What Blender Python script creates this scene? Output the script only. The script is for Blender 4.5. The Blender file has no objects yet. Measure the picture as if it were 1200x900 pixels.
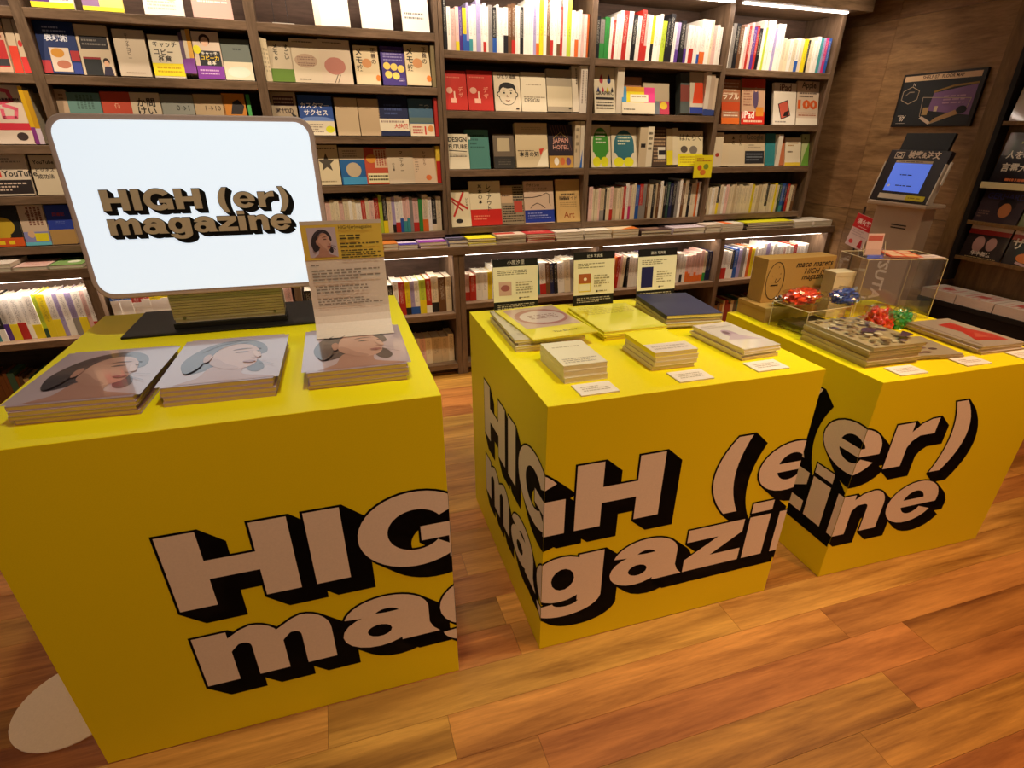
import bpy, bmesh, math, random
from mathutils import Vector, Matrix
from mathutils.geometry import tessellate_polygon

# ------------------------------------------------------------------ camera
SC = bpy.context.scene
COL = SC.collection
F_PX, YAW, PITCH, ROLL, CAM_H = 644.585, math.radians(20.0142), math.radians(27.2982), math.radians(0.4111), 1.3338
PPX, PPY = 608.72, 491.90
FW = Vector((math.sin(YAW) * math.cos(PITCH), math.cos(YAW) * math.cos(PITCH), -math.sin(PITCH)))
_rt = Vector((math.cos(YAW), -math.sin(YAW), 0)); _up = _rt.cross(FW)
RT = math.cos(ROLL) * _rt + math.sin(ROLL) * _up
UP = -math.sin(ROLL) * _rt + math.cos(ROLL) * _up
EYE = Vector((0, 0, CAM_H))
cd = bpy.data.cameras.new('camera'); cam = bpy.data.objects.new('camera', cd); COL.objects.link(cam)
cd.sensor_fit = 'HORIZONTAL'; cd.sensor_width = 36.0; cd.lens = F_PX * 36.0 / 1200
cd.shift_x = -(PPX - 600) / 1200; cd.shift_y = (PPY - 450) / 1200
cd.clip_start = 0.05; cd.clip_end = 60
m = Matrix((RT, UP, -FW)).transposed().to_4x4(); m.translation = EYE
cam.matrix_world = m
SC.camera = cam

# ------------------------------------------------------------------ world, view, lamps
def lin(c):
    if isinstance(c, str):
        c = c.lstrip('#'); c = tuple(int(c[i:i + 2], 16) / 255 for i in (0, 2, 4))
    return tuple((v / 12.92 if v <= 0.04045 else ((v + 0.055) / 1.055) ** 2.4) for v in c[:3])

SC.view_settings.view_transform = 'Standard'; SC.view_settings.look = 'None'
SC.view_settings.gamma = 1.0; SC.view_settings.use_curve_mapping = False
SC.view_settings.exposure = 0.0
w = bpy.data.worlds.new('world'); SC.world = w; w.use_nodes = True
w.node_tree.nodes['Background'].inputs[0].default_value = (1.0, 0.80, 0.58, 1)
w.node_tree.nodes['Background'].inputs[1].default_value = 0.17

def spot(name, loc, aim, power, col, size=70, blend=0.5, rad=0.05):
    l = bpy.data.lights.new(name, 'SPOT'); l.energy = power; l.color = col
    l.spot_size = math.radians(size); l.spot_blend = blend; l.shadow_soft_size = rad
    o = bpy.data.objects.new(name, l); COL.objects.link(o); o.location = loc
    o.rotation_euler = (Vector(aim) - Vector(loc)).to_track_quat('-Z', 'Y').to_euler()
    return o
WARM = (1.0, 0.80, 0.56); NEUT = (0.97, 1.0, 0.80); AISLE = (1.0, 0.47, 0.19)
ZL = 2.68
# ceiling spots washing the bookcases
for x, tx, e in ((-1.5, -1.35, 50), (-0.75, -0.55, 55), (0.05, 0.2, 55), (0.95, 0.85, 52), (1.75, 1.65, 52), (2.5, 2.45, 50), (3.05, 3.15, 48)):
    spot('shelf_spot', (x, 2.50, ZL), (tx, 3.28, 0.95), e * 1.22, WARM, 64, 0.7, 0.03)
# ceiling spots over the yellow plinths
for x, y, tx, ty, e in ((0.1, 0.95, -0.15, 1.5, 60), (1.15, 0.92, 0.88, 1.42, 84), (2.15, 0.9, 1.8, 1.35, 82)):
    spot('plinth_spot', (x, y, ZL), (tx, ty, 0.8), e, NEUT, 60, 0.8, 0.06)
# ceiling spots of the aisle in front
for x, y, tx, ty, e in ((0.3, -0.6, 0.3, 1.0, 54), (1.9, -0.3, 1.7, 1.0, 108), (2.7, 0.3, 2.3, 0.9, 80), (-1.1, -0.5, -0.6, 1.0, 26)):
    spot('aisle_spot', (x, y, ZL), (tx, ty, 0.0), e * 1.05, AISLE, 75, 0.9, 0.10)
# one for the magazine rack
spot('rack_spot', (2.75, 1.35, ZL), (3.42, 1.85, 0.6), 46, WARM, 42, 0.8, 0.05)
spot('terminal_spot', (2.45, 2.85, ZL), (3.1, 2.4, 0.9), 20, WARM, 40, 0.8, 0.04)

# ------------------------------------------------------------------ pixel helpers: a ray of the photograph onto a known plane
def ray(x, y): return FW * F_PX + RT * (x - PPX) - UP * (y - PPY)
def hit(x, y, point, n):
    d = ray(x, y); n = Vector(n); t = (Vector(point) - EYE).dot(n) / d.dot(n); return EYE + d * t
def on_y(x, y, Y): return hit(x, y, (0, Y, 0), (0, 1, 0))
def on_z(x, y, Z): return hit(x, y, (0, 0, Z), (0, 0, 1))
def on_x(x, y, X): return hit(x, y, (X, 0, 0), (1, 0, 0))

# ------------------------------------------------------------------ materials
def new_mat(name):
    mt = bpy.data.materials.new(name); mt.use_nodes = True
    nt = mt.node_tree; b = nt.nodes['Principled BSDF']
    return mt, nt, b
def nd(nt, t, **kw):
    n = nt.nodes.new(t)
    for k, v in kw.items():
        if k.startswith('i_'): n.inputs[k[2:].replace('_', ' ')].default_value = v
        else: setattr(n, k, v)
    return n
MATS = {}
def plain(name, col, rough=0.6, spec=0.3, metal=0.0, bump=0.0, bscale=200):
    if name in MATS: return MATS[name]
    mt, nt, b = new_mat(name); c = lin(col)
    b.inputs['Roughness'].default_value = rough; b.inputs['Metallic'].default_value = metal
    b.inputs['Specular IOR Level'].default_value = spec
    tc = nd(nt, 'ShaderNodeTexCoord'); no = nd(nt, 'ShaderNodeTexNoise', i_Scale=bscale, i_Detail=3.0)
    nt.links.new(tc.outputs['Object'], no.inputs['Vector'])
    mx = nd(nt, 'ShaderNodeMix', data_type='RGBA'); mx.inputs['A'].default_value = (*c, 1)
    mx.inputs['B'].default_value = (*[v * 0.86 for v in c], 1)
    nt.links.new(no.outputs['Fac'], mx.inputs['Factor']); nt.links.new(mx.outputs['Result'], b.inputs['Base Color'])
    if bump:
        bp = nd(nt, 'ShaderNodeBump', i_Strength=bump, i_Distance=0.002)
        nt.links.new(no.outputs['Fac'], bp.inputs['Height']); nt.links.new(bp.outputs['Normal'], b.inputs['Normal'])
    MATS[name] = mt; return mt
def emit(name, col, strength):
    if name in MATS: return MATS[name]
    mt, nt, b = new_mat(name); b.inputs['Base Color'].default_value = (*lin(col), 1)
    b.inputs['Emission Color'].default_value = (*lin(col), 1); b.inputs['Emission Strength'].default_value = strength
    b.inputs['Roughness'].default_value = 0.4
    MATS[name] = mt; return mt
def attr_mat(name, rough, spec=0.3):
    mt, nt, b = new_mat(name); a = nd(nt, 'ShaderNodeAttribute', attribute_name='Col')
    nt.links.new(a.outputs['Color'], b.inputs['Base Color']); b.inputs['Roughness'].default_value = rough
    b.inputs['Specular IOR Level'].default_value = spec
    MATS[name] = mt; return mt
PRINT = attr_mat('print', 0.55); GLOSS = attr_mat('gloss_print', 0.3, 0.5)
_g = GLOSS.node_tree.nodes['Principled BSDF']; _g.inputs['Coat Weight'].default_value = 1.0; _g.inputs['Coat Roughness'].default_value = 0.06; _g.inputs['Coat IOR'].default_value = 1.6
def objcol_mat():
    # cover card whose colour is the object's own; a column of small title marks on the spine
    mt, nt, b = new_mat('cover_card'); L = nt.links.new
    oi = nd(nt, 'ShaderNodeObjectInfo'); tc = nd(nt, 'ShaderNodeTexCoord')
    sep = nd(nt, 'ShaderNodeSeparateXYZ'); L(tc.outputs['Generated'], sep.inputs[0])
    def mth(op, a, bb=None):
        n = nd(nt, 'ShaderNodeMath', operation=op)
        for i, v in enumerate((a, bb)):
            if v is None: continue
            if isinstance(v, (int, float)): n.inputs[i].default_value = v
            else: L(v, n.inputs[i])
        return n.outputs[0]
    rnd = oi.outputs['Random']
    cx = mth('ADD', mth('MULTIPLY', sep.outputs['X'], 3.6), mth('MULTIPLY', rnd, 91.0))
    cz = mth('ADD', mth('MULTIPLY', sep.outputs['Z'], 44.0), mth('MULTIPLY', rnd, 53.0))
    cb = nd(nt, 'ShaderNodeCombineXYZ'); L(cx, cb.inputs[0]); L(cz, cb.inputs[2])
    no = nd(nt, 'ShaderNodeTexNoise', i_Scale=1.6, i_Detail=2.0); L(cb.outputs[0], no.inputs['Vector'])
    mark = mth('GREATER_THAN', no.outputs['Fac'], 0.54)
    inx = mth('LESS_THAN', mth('ABSOLUTE', mth('SUBTRACT', sep.outputs['X'], 0.5)), 0.26)
    inz = mth('MULTIPLY', mth('GREATER_THAN', sep.outputs['Z'], 0.36), mth('LESS_THAN', sep.outputs['Z'], 0.93))
    iny = mth('LESS_THAN', sep.outputs['Y'], 0.004)
    k = mth('MULTIPLY', mth('MULTIPLY', mark, inx), mth('MULTIPLY', inz, iny))
    k = mth('MULTIPLY', k, 0.55)
    lum = nd(nt, 'ShaderNodeRGBToBW'); L(oi.outputs['Color'], lum.inputs[0])
    dark = mth('GREATER_THAN', lum.outputs[0], 0.16)
    ink = nd(nt, 'ShaderNodeMix', data_type='RGBA'); ink.inputs['A'].default_value = (0.75, 0.72, 0.6, 1); ink.inputs['B'].default_value = (0.05, 0.04, 0.045, 1)
    L(dark, ink.inputs['Factor'])
    mx = nd(nt, 'ShaderNodeMix', data_type='RGBA'); L(k, mx.inputs['Factor']); L(oi.outputs['Color'], mx.inputs['A']); L(ink.outputs['Result'], mx.inputs['B'])
    L(mx.outputs['Result'], b.inputs['Base Color']); b.inputs['Roughness'].default_value = 0.45
    MATS['cover_card'] = mt; return mt
CARD = objcol_mat()
def tint_mat():
    mt, nt, b = new_mat('tinted_card'); oi = nd(nt, 'ShaderNodeObjectInfo')
    nt.links.new(oi.outputs['Color'], b.inputs['Base Color']); b.inputs['Roughness'].default_value = 0.5
    MATS['tinted_card'] = mt; return mt
TINT = tint_mat()
def paper_mat():
    mt, nt, b = new_mat('page_edges'); tc = nd(nt, 'ShaderNodeTexCoord')
    mp = nd(nt, 'ShaderNodeMapping'); mp.inputs['Scale'].default_value = (60, 2, 60)
    no = nd(nt, 'ShaderNodeTexNoise', i_Scale=1.0, i_Detail=1.0)
    nt.links.new(tc.outputs['Generated'], mp.inputs[0]); nt.links.new(mp.outputs[0], no.inputs['Vector'])
    mx = nd(nt, 'ShaderNodeMix', data_type='RGBA'); mx.inputs['A'].default_value = (*lin('#efe6d2'), 1); mx.inputs['B'].default_value = (*lin('#c9bda2'), 1)
    nt.links.new(no.outputs['Fac'], mx.inputs['Factor']); nt.links.new(mx.outputs['Result'], b.inputs['Base Color'])
    b.inputs['Roughness'].default_value = 0.8
    return mt
PAPER = paper_mat()
def wood_mat(name, c0, c1, axis=0, scale=1.0, rough=0.5, rand=0.0, spec=0.3, cut=1.0, knots=False, coords='Object', figure=(0.02, 45.0), along=1.3):
    mt, nt, b = new_mat(name); L = nt.links.new
    tc = nd(nt, 'ShaderNodeTexCoord'); oi = nd(nt, 'ShaderNodeObjectInfo')
    mp = nd(nt, 'ShaderNodeMapping')
    s = [9.0 * scale] * 3; s[axis] = along * scale; mp.inputs['Scale'].default_value = s
    add = nd(nt, 'ShaderNodeVectorMath', operation='ADD'); mul = nd(nt, 'ShaderNodeVectorMath', operation='SCALE'); mul.inputs['Scale'].default_value = 37.0
    cmb = nd(nt, 'ShaderNodeCombineXYZ')
    for i in range(3): L(oi.outputs['Random'], cmb.inputs[i])
    L(cmb.outputs[0], mul.inputs[0]); L(tc.outputs[coords], mp.inputs[0]); L(mp.outputs[0], add.inputs[0]); L(mul.outputs[0], add.inputs[1])
    n1 = nd(nt, 'ShaderNodeTexNoise', i_Scale=1.6, i_Detail=6.0, i_Roughness=0.62, i_Distortion=1.3); L(add.outputs[0], n1.inputs['Vector'])
    n2 = nd(nt, 'ShaderNodeTexNoise', i_Scale=9.0, i_Detail=4.0, i_Roughness=0.7); L(add.outputs[0], n2.inputs['Vector'])
    m1 = nd(nt, 'ShaderNodeMix', data_type='FLOAT'); m1.inputs['Factor'].default_value = 0.35
    L(n1.outputs['Fac'], m1.inputs['A']); L(n2.outputs['Fac'], m1.inputs['B'])
    cr = nd(nt, 'ShaderNodeValToRGB'); e = cr.color_ramp.elements
    e[0].position = 0.33; e[0].color = (*lin(c0), 1); e[1].position = 0.67; e[1].color = (*lin(c1), 1)
    nf = nd(nt, 'ShaderNodeTexNoise', i_Scale=0.55, i_Detail=1.5, i_Roughness=0.45, i_Distortion=0.35); L(add.outputs[0], nf.inputs['Vector'])
    ms = nd(nt, 'ShaderNodeMath', operation='MULTIPLY'); ms.inputs[1].default_value = figure[1]; L(nf.outputs['Fac'], ms.inputs[0])
    sn = nd(nt, 'ShaderNodeMath', operation='SINE'); L(ms.outputs[0], sn.inputs[0])
    sw = nd(nt, 'ShaderNodeMath', operation='MULTIPLY_ADD'); sw.inputs[1].default_value = figure[0]; L(sn.outputs[0], sw.inputs[0]); L(m1.outputs['Result'], sw.inputs[2])
    L(sw.outputs[0], cr.inputs[0])
    out = cr.outputs['Color']
    if knots:
        v = nd(nt, 'ShaderNodeTexNoise', i_Scale=0.42, i_Detail=1.0, i_Distortion=0.6); L(add.outputs[0], v.inputs['Vector'])
        kr = nd(nt, 'ShaderNodeValToRGB'); k = kr.color_ramp.elements
        k[0].position = 0.62; k[0].color = (1, 1, 1, 1); k[1].position = 0.78; k[1].color = (0.42, 0.33, 0.28, 1)
        L(v.outputs['Fac'], kr.inputs[0])
        mk = nd(nt, 'ShaderNodeMix', data_type='RGBA', blend_type='MULTIPLY'); mk.inputs['Factor'].default_value = 1.0
        L(out, mk.inputs['A']); L(kr.outputs['Color'], mk.inputs['B']); out = mk.outputs['Result']
    if rand:
        hs = nd(nt, 'ShaderNodeHueSaturation'); mr = nd(nt, 'ShaderNodeMapRange')
        mr.inputs['To Min'].default_value = 1.0 - rand; mr.inputs['To Max'].default_value = 1.0 + rand
        L(oi.outputs['Random'], mr.inputs['Value']); L(mr.outputs[0], hs.inputs['Value']); L(out, hs.inputs['Color'])
        wn = nd(nt, 'ShaderNodeTexWhiteNoise', noise_dimensions='1D'); L(oi.outputs['Random'], wn.inputs['W'])
        m2 = nd(nt, 'ShaderNodeMapRange'); m2.inputs['To Min'].default_value = 0.5 - rand * 0.055; m2.inputs['To Max'].default_value = 0.5 + rand * 0.075
        L(wn.outputs['Value'], m2.inputs['Value']); L(m2.outputs[0], hs.inputs['Hue'])
        out = hs.outputs['Color']
    L(out, b.inputs['Base Color']); b.inputs['Roughness'].default_value = rough; b.inputs['Specular IOR Level'].default_value = spec
    bp = nd(nt, 'ShaderNodeBump', i_Strength=0.12, i_Distance=0.002); L(m1.outputs['Result'], bp.inputs['Height']); L(bp.outputs['Normal'], b.inputs['Normal'])
    MATS[name] = mt; return mt
SHELF_WOOD = wood_mat('shelf_wood', '#54422f', '#846a54', 0, 1.6, 0.5)
POST_WOOD = wood_mat('upright_wood', '#54412f', '#7d6652', 2, 1.6, 0.5)
BACK_WOOD = wood_mat('case_back_wood', '#463529', '#6c5344', 0, 1.2, 0.6)
PANEL_WOOD = wood_mat('panel_wood', '#65492e', '#a27c54', 1, 0.9, 0.5, 0.08)
RACK_WOOD = wood_mat('rack_wood', '#5f4526', '#87663c', 2, 1.5, 0.5)
FLOOR_WOOD = wood_mat('floor_wood', '#7f4c1e', '#d6964a', 0, 0.8, 0.36, 0.19, 0.4, knots=True, figure=(0.034, 42.0), along=0.75)
YELLOW = plain('yellow_laminate', '#f0de10', 0.42, 0.25, bscale=400)
BLACK = plain('black_laminate', '#15120f', 0.5); GREY = plain('grey_plastic', '#a59a90', 0.5)
WHITE_INK = plain('white_ink', '#efe0d2', 0.6, 0.15); BLACK_INK = plain('black_ink', '#0c0a0b', 0.6, 0.15)

# ------------------------------------------------------------------ mesh builder
class MB:
    def __init__(s): s.v = []; s.f = []; s.c = []
    def poly(s, pts, col=(1, 1, 1)):
        n = len(s.v); s.v += [tuple(p) for p in pts]; s.f.append(tuple(range(n, n + len(pts)))); s.c.append(col)
    def faces(s, vs, fs, col=(1, 1, 1)):
        n = len(s.v); s.v += [tuple(p) for p in vs]; s.f += [tuple(n + i for i in f) for f in fs]; s.c += [col] * len(fs)
    def box(s, x0, y0, z0, x1, y1, z1, col=(1, 1, 1)):
        vs = [(x, y, z) for z in (z0, z1) for y in (y0, y1) for x in (x0, x1)]
        s.faces(vs, [(0, 2, 3, 1), (4, 5, 7, 6), (0, 1, 5, 4), (1, 3, 7, 5), (3, 2, 6, 7), (2, 0, 4, 6)], col)
        return s
    def prism(s, pts, y0, y1, col=(1, 1, 1)):   # outline in (x, z), counter-clockwise seen from -y
        n = len(pts)
        s.faces([(x, y0, z) for x, z in pts] + [(x, y1, z) for x, z in pts],
                [tuple(range(n)), tuple(range(2 * n - 1, n - 1, -1))] + [((i + 1) % n, i, n + i, n + (i + 1) % n) for i in range(n)], col)
    def tube(s, pts, r, n=8, col=(1, 1, 1)):
        rings = []
        for i, p in enumerate(pts):
            p = Vector(p); a = Vector(pts[max(0, i - 1)]); b = Vector(pts[min(len(pts) - 1, i + 1)]); d = (b - a).normalized()
            u = d.orthogonal().normalized() if i == 0 else (u - d * u.dot(d)).normalized()
            v = d.cross(u); rr = r[i] if isinstance(r, (list, tuple)) else r
            rings.append([p + (u * math.cos(2 * math.pi * k / n) + v * math.sin(2 * math.pi * k / n)) * rr for k in range(n)])
        vs = [q for rg in rings for q in rg]; fs = []
        for i in range(len(rings) - 1):
            for k in range(n): fs.append((i * n + k, i * n + (k + 1) % n, (i + 1) * n + (k + 1) % n, (i + 1) * n + k))
        fs.append(tuple(range(n - 1, -1, -1))); fs.append(tuple(range((len(rings) - 1) * n, len(rings) * n)))
        s.faces(vs, fs, col); return s
    def mesh(s, name, mat):
        me = bpy.data.meshes.new(name); me.from_pydata(s.v, [], s.f)
        if mat in (PRINT, GLOSS):
            at = me.color_attributes.new('Col', 'FLOAT_COLOR', 'CORNER'); buf = []
            for f, c in zip(s.f, s.c): buf += [c[0], c[1], c[2], 1.0] * len(f)
            at.data.foreach_set('color', buf)
        if mat: me.materials.append(mat)
        me.update(); return me
    def build(s, name, mat, parent=None, loc=(0, 0, 0), rot=(0, 0, 0), bevel=0.0, smooth=False):
        o = link(name, s.mesh(name, mat), parent, loc, rot)
        if bevel:
            md = o.modifiers.new('bevel', 'BEVEL'); md.width = bevel; md.segments = 2; md.limit_method = 'ANGLE'
        if smooth:
            for p in o.data.polygons: p.use_smooth = True
        return o
def link(name, data, parent=None, loc=(0, 0, 0), rot=(0, 0, 0), scale=(1, 1, 1)):
    o = bpy.data.objects.new(name, data); COL.objects.link(o); o.parent = parent
    o.location = loc; o.rotation_euler = rot; o.scale = scale
    return o
def tag(o, label, cat, group=None):
    o['label'] = label; o['category'] = cat
    if group: o['group'] = group
    return o
def empty(name, loc, rz=0.0, label=None, cat=None, group=None, rot=None):
    o = link(name, None, None, loc, rot or (0, 0, rz)); o.empty_display_size = 0.05
    if label: tag(o, label, cat, group)
    return o
def struct(o): o['kind'] = 'structure'; return o
def C(h): return lin(h)

# ------------------------------------------------------------------ flat print: shapes and lettering laid on a face
_TXT = {}
def text_geo(body, bold=0.0, shear=0.0):
    k = (body, bold, shear)
    if k not in _TXT:
        c = bpy.data.curves.new('lettering', 'FONT'); c.body = body; c.resolution_u = 2; c.offset = bold; c.shear = shear
        o = bpy.data.objects.new('lettering', c); COL.objects.link(o)
        dg = bpy.context.evaluated_depsgraph_get(); me = bpy.data.meshes.new_from_object(o.evaluated_get(dg))
        vs = [(v.co.x, v.co.y) for v in me.vertices]; fs = [tuple(p.vertices) for p in me.polygons]
        bpy.data.objects.remove(o); bpy.data.curves.remove(c); bpy.data.meshes.remove(me)
        x0 = min(v[0] for v in vs); x1 = max(v[0] for v in vs); y0 = min(v[1] for v in vs); y1 = max(v[1] for v in vs)
        _TXT[k] = ([(x - x0, y - y0) for x, y in vs], fs, x1 - x0, y1 - y0)
    return _TXT[k]
def ell(cx, cy, rx, ry, n=20, a0=0.0, a1=360.0):
    full = abs(a1 - a0) >= 360
    return [(cx + rx * math.cos(math.radians(a0 + (a1 - a0) * i / (n if full else n - 1))), cy + ry * math.sin(math.radians(a0 + (a1 - a0) * i / (n if full else n - 1)))) for i in range(n)]
def smooth(pts, n=5):
    out = []; k = len(pts)
    for i in range(k):
        p0, p1, p2, p3 = pts[i - 1], pts[i], pts[(i + 1) % k], pts[(i + 2) % k]
        for j in range(n):
            t = j / n; out.append(tuple(0.5 * (2 * p1[c] + (p2[c] - p0[c]) * t + (2 * p0[c] - 5 * p1[c] + 4 * p2[c] - p3[c]) * t * t + (3 * p1[c] - p0[c] - 3 * p2[c] + p3[c]) * t ** 3) for c in (0, 1)))
    return out
def art(mb, w, h, ops, lift=0.0004, seed=0):
    """ops in fractions of the w x h face; the face lies in x-z at y=0 and looks to -y"""
    rr = random.Random(seed); y = -lift
    def put(pts, col): mb.poly([(px * w, y, pz * h) for px, pz in pts], C(col))
    for op in ops:
        y -= lift * 0.5; k = op[0]
        if k == 'r': _, x0, z0, x1, z1, col = op; put([(x0, z0), (x1, z0), (x1, z1), (x0, z1)], col)
        elif k == 'e': _, cx, cz, rx, rz, col = op; put(ell(cx, cz, rx, rz), col)
        elif k == 'p': put(op[1], op[2])
        elif k == 'ln':                                         # polyline of given thickness (fraction of width)
            pts, th, col = op[1], op[2] * w, op[3]
            for a, b in zip(pts, pts[1:]):
                a = Vector((a[0] * w, a[1] * h)); b = Vector((b[0] * w, b[1] * h)); d = (b - a)
                if d.length < 1e-6: continue
                n = Vector((-d.y, d.x)).normalized() * th / 2; e = d.normalized() * th * 0.3
                mb.poly([(q.x, y, q.y) for q in (a - n - e, b - n + e, b + n + e, a + n - e)], C(col))
        elif k == 't':                                          # text: x, z = lower left; width fraction
            _, body, x, z, tw, col = op[:6]; bold = op[6] if len(op) > 6 else 0.015
            vs, fs, gw, gh = text_geo(body, bold); s = tw * w / gw; sz = op[7] * h / gh if len(op) > 7 else s
            mb.faces([(x * w + vx * s, y, z * h + vy * sz) for vx, vy in vs], fs, C(col))
        elif k == 'v':                                          # vertical text: top centre, glyph size as fraction of width
            _, body, cx, ztop, gs, col = op[:6]; zz = ztop * h; s = gs * w
            for ch in body:
                if ch != ' ':
                    vs, fs, gw, gh = text_geo(ch, 0.015); q = s / max(gw, gh, 0.5)
                    mb.faces([(cx * w - gw * q / 2 + vx * q, y, zz - s + vy * q) for vx, vy in vs], fs, C(col))
                zz -= s * 1.12
        elif k == 'l':                                          # rows of unreadably small print
            _, x0, z0, x1, z1, n, col = op
            for i in range(n):
                zc = z1 - (z1 - z0) * (i + 0.5) / n; th = (z1 - z0) / n * 0.24
                x = x0; end = x1 if rr.random() < 0.75 else x0 + (x1 - x0) * rr.uniform(0.4, 0.9)
                while x < end - 0.01:
                    ww = rr.uniform(0.02, 0.09); x2 = min(end, x + ww); put([(x, zc - th), (x2, zc - th), (x2, zc + th), (x, zc + th)], col); x = x2 + rr.uniform(0.008, 0.025)
        elif k == 'vl':                                         # columns of small print
            _, x0, z0, x1, z1, n, col = op
            for i in range(n):
                xc = x1 - (x1 - x0) * (i + 0.5) / n; th = (x1 - x0) / n * 0.3; z = z1
                while z > z0 + 0.01:
                    z2 = max(z0, z - rr.uniform(0.02, 0.06)); put([(xc - th, z2), (xc + th, z2), (xc + th, z), (xc - th, z)], col); z = z2 - 0.012
    return mb

# ------------------------------------------------------------------ books
def unit_cover():
    b = MB()   # x 0..1 thickness, y 0..1 depth (spine at y=0), z 0..1 height
    b.box(0, 0, 0, 1, 0.012, 1); b.box(0, 0.012, 0, 0.07, 1, 1); b.box(0.93, 0.012, 0, 1, 1, 1)
    return b.mesh('book_cover', CARD)
COVER_ME = unit_cover()
PAGES_ME = MB().box(0.07, 0.012, 0.015, 0.93, 0.975, 0.985).mesh('page_block', PAPER)
BAND_ME = MB().box(-0.006, -0.004, 0, 1.006, 0.4, 1).mesh('paper_band', TINT)
CN = {'w': ('white', '#f1ece2'), 'c': ('cream', '#e2d3b4'), 'k': ('black', '#16141a'), 'r': ('red', '#b8281f'), 'y': ('yellow', '#e8d21c'),
      'p': ('purple', '#55308a'), 'b': ('blue', '#2556a8'), 'g': ('green', '#2f8a3c'), 'o': ('orange', '#dc6a26'), 't': ('teal', '#3a8f94'),
      'n': ('brown', '#6f4a2c'), 's': ('pale pink', '#e6bdb4'), 'e': ('grey', '#8f8984'), 'v': ('lavender', '#a99cc9'), 'm': ('magenta', '#c22e72'),
      'l': ('lime', '#b9cf3a'), 'q': ('beige', '#cbb795'), 'd': ('dark green', '#274a3c'), 'a': ('navy', '#1c2450')}
def ordn(n): return ['zeroth', 'first', 'second', 'third', 'fourth', 'fifth', 'sixth', 'seventh', 'eighth', 'ninth', 'tenth', 'eleventh', 'twelfth', 'thirteenth', 'fourteenth', 'fifteenth', 'sixteenth', 'seventeenth', 'eighteenth', 'nineteenth', 'twentieth'][n] if n <= 20 else (str(n) + ('st' if n % 10 == 1 else 'nd' if n % 10 == 2 else 'rd' if n % 10 == 3 else 'th'))
def spine_row(codes, x0, x1, y, z, hs, where, seed, lean=0.0, depth=0.15, fill=1.0, tmin=0.7, leans=None, bands=(0.22, 0.28, 0.33, 0.4)):
    """a row of books seen by their spines; codes like 'w w/r p' = colour / colour of the paper band"""
    rr = random.Random(seed); toks = codes.split(); n = len(toks)
    ws = [rr.uniform(tmin, 1.45) for _ in toks]; la_ = [lean + (leans or {}).get(i, 0.0) for i in range(n)]
    gaps = [max(0.0, 0.215 * (math.tan(la_[i - 1]) - math.tan(la_[i]))) if i else max(0.0, -0.215 * math.tan(la_[0])) for i in range(n)]
    k = ((x1 - x0) * fill - sum(gaps) - max(0.0, 0.215 * math.tan(la_[-1]))) / sum(ws); x = x0
    for i, t in enumerate(toks):
        tw = ws[i] * k; f = (i + 0.5) / n
        h = hs[min(len(hs) - 1, int(f * len(hs)))] + rr.uniform(-0.009, 0.009)
        base, _, band = t.partition('/')
        if len(base) > 1: h = hs[min(len(hs) - 1, int(f * len(hs)))] * int(base[1:]) / 100; base = base[0]
        nm, col = CN[base]; c = C(col); j = rr.uniform(0.86, 1.04); c = tuple(min(1, v * j) for v in c)
        lab = f"{nm} book spine" + (f" with {CN[band][0]} paper band" if band else '') + f", {ordn(i + 1)} from left, {where}"
        la = la_[i]; x += gaps[i]
        o = link('book', COVER_ME, None, (x + 0.0003, y + rr.uniform(0, 0.006), z + 0.0006), (0, la, 0), (tw - 0.0006, depth, h))
        o.color = (*c, 1); tag(o, lab, 'book', 'books ' + where)
        if la > 0: o.location.z += tw * math.sin(la)
        link('page_block', PAGES_ME, o)
        if band:
            bh = rr.choice(bands); q = link('paper_band', BAND_ME, o, (0, 0, 0.0), (0, 0, 0), (1, 1, bh)); q.color = (*C(CN[band][1]), 1)
        x += tw
LEAN = math.radians(13)
def cover_book(px0, px1, pyt, y, z, ops, label, base='#d9cbb0', th=0.014, lean=LEAN, name='paperback_book', cat='book', group=None, rz=0.0, ratio=None, gloss=False, pyb=None, free=False):
    """a book standing face-out: its lower edge on the shelf at depth y, its outline taken from the photograph"""
    n = Vector((0, math.cos(lean), -math.sin(lean))); pt = Vector((0, y, z))
    def at(px, py): return hit(px, py, pt, n)
    pyb = pyb or project((at((px0 + px1) / 2, pyt).x, y, z))[1]
    a = at(px0, pyb); b = at(px1, pyb); top = at((px0 + px1) / 2, pyt)
    mid = (a.x + b.x) / 2
    for b0, b1 in BAYS:
        if b0 <= mid <= b1 and not free: a.x = max(a.x, b0 + 0.0015); b.x = min(b.x, b1 - 0.0015)
    wd = b.x - a.x; h = max(0.04, (top.z - z) / math.cos(lean))
    for (b0, b1), zs in SHELVES:
        if b0 <= mid <= b1 and not free:
            for zz in zs:
                if zz > z + 0.06: h = min(h, (zz - 0.0365 - z - (th + 0.002) * math.sin(lean)) / math.cos(lean)); break
    o = MB()
    o.box(0, 0, 0, wd, 0.0015, h); o.box(0, 0.0015, 0, 0.0015, th, h); o.box(0, th, 0, wd, th + 0.0015, h)
    o = o.build(name, TINT, None, (a.x, y, z + 0.0006 + (th + 0.0015) * math.sin(lean)), (-lean, 0, rz)); o.color = (*C(base), 1)
    tag(o, label, cat, group)
    MB().box(0.0015, 0.0015, 0.002, wd - 0.003, th, h - 0.002).build('page_block', PAPER, o)
    if ops: art(MB(), wd, h, [('r', 0, 0, 1, 1, base)] + ops, 0.0003, hash(label) % 999 if False else len(label)).build('cover_print', GLOSS if gloss else PRINT, o)
    return o
_L, _R = (0.86, 1.095, 1.326, 1.552, 1.784), (0.86, 1.164, 1.45, 1.718)
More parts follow.
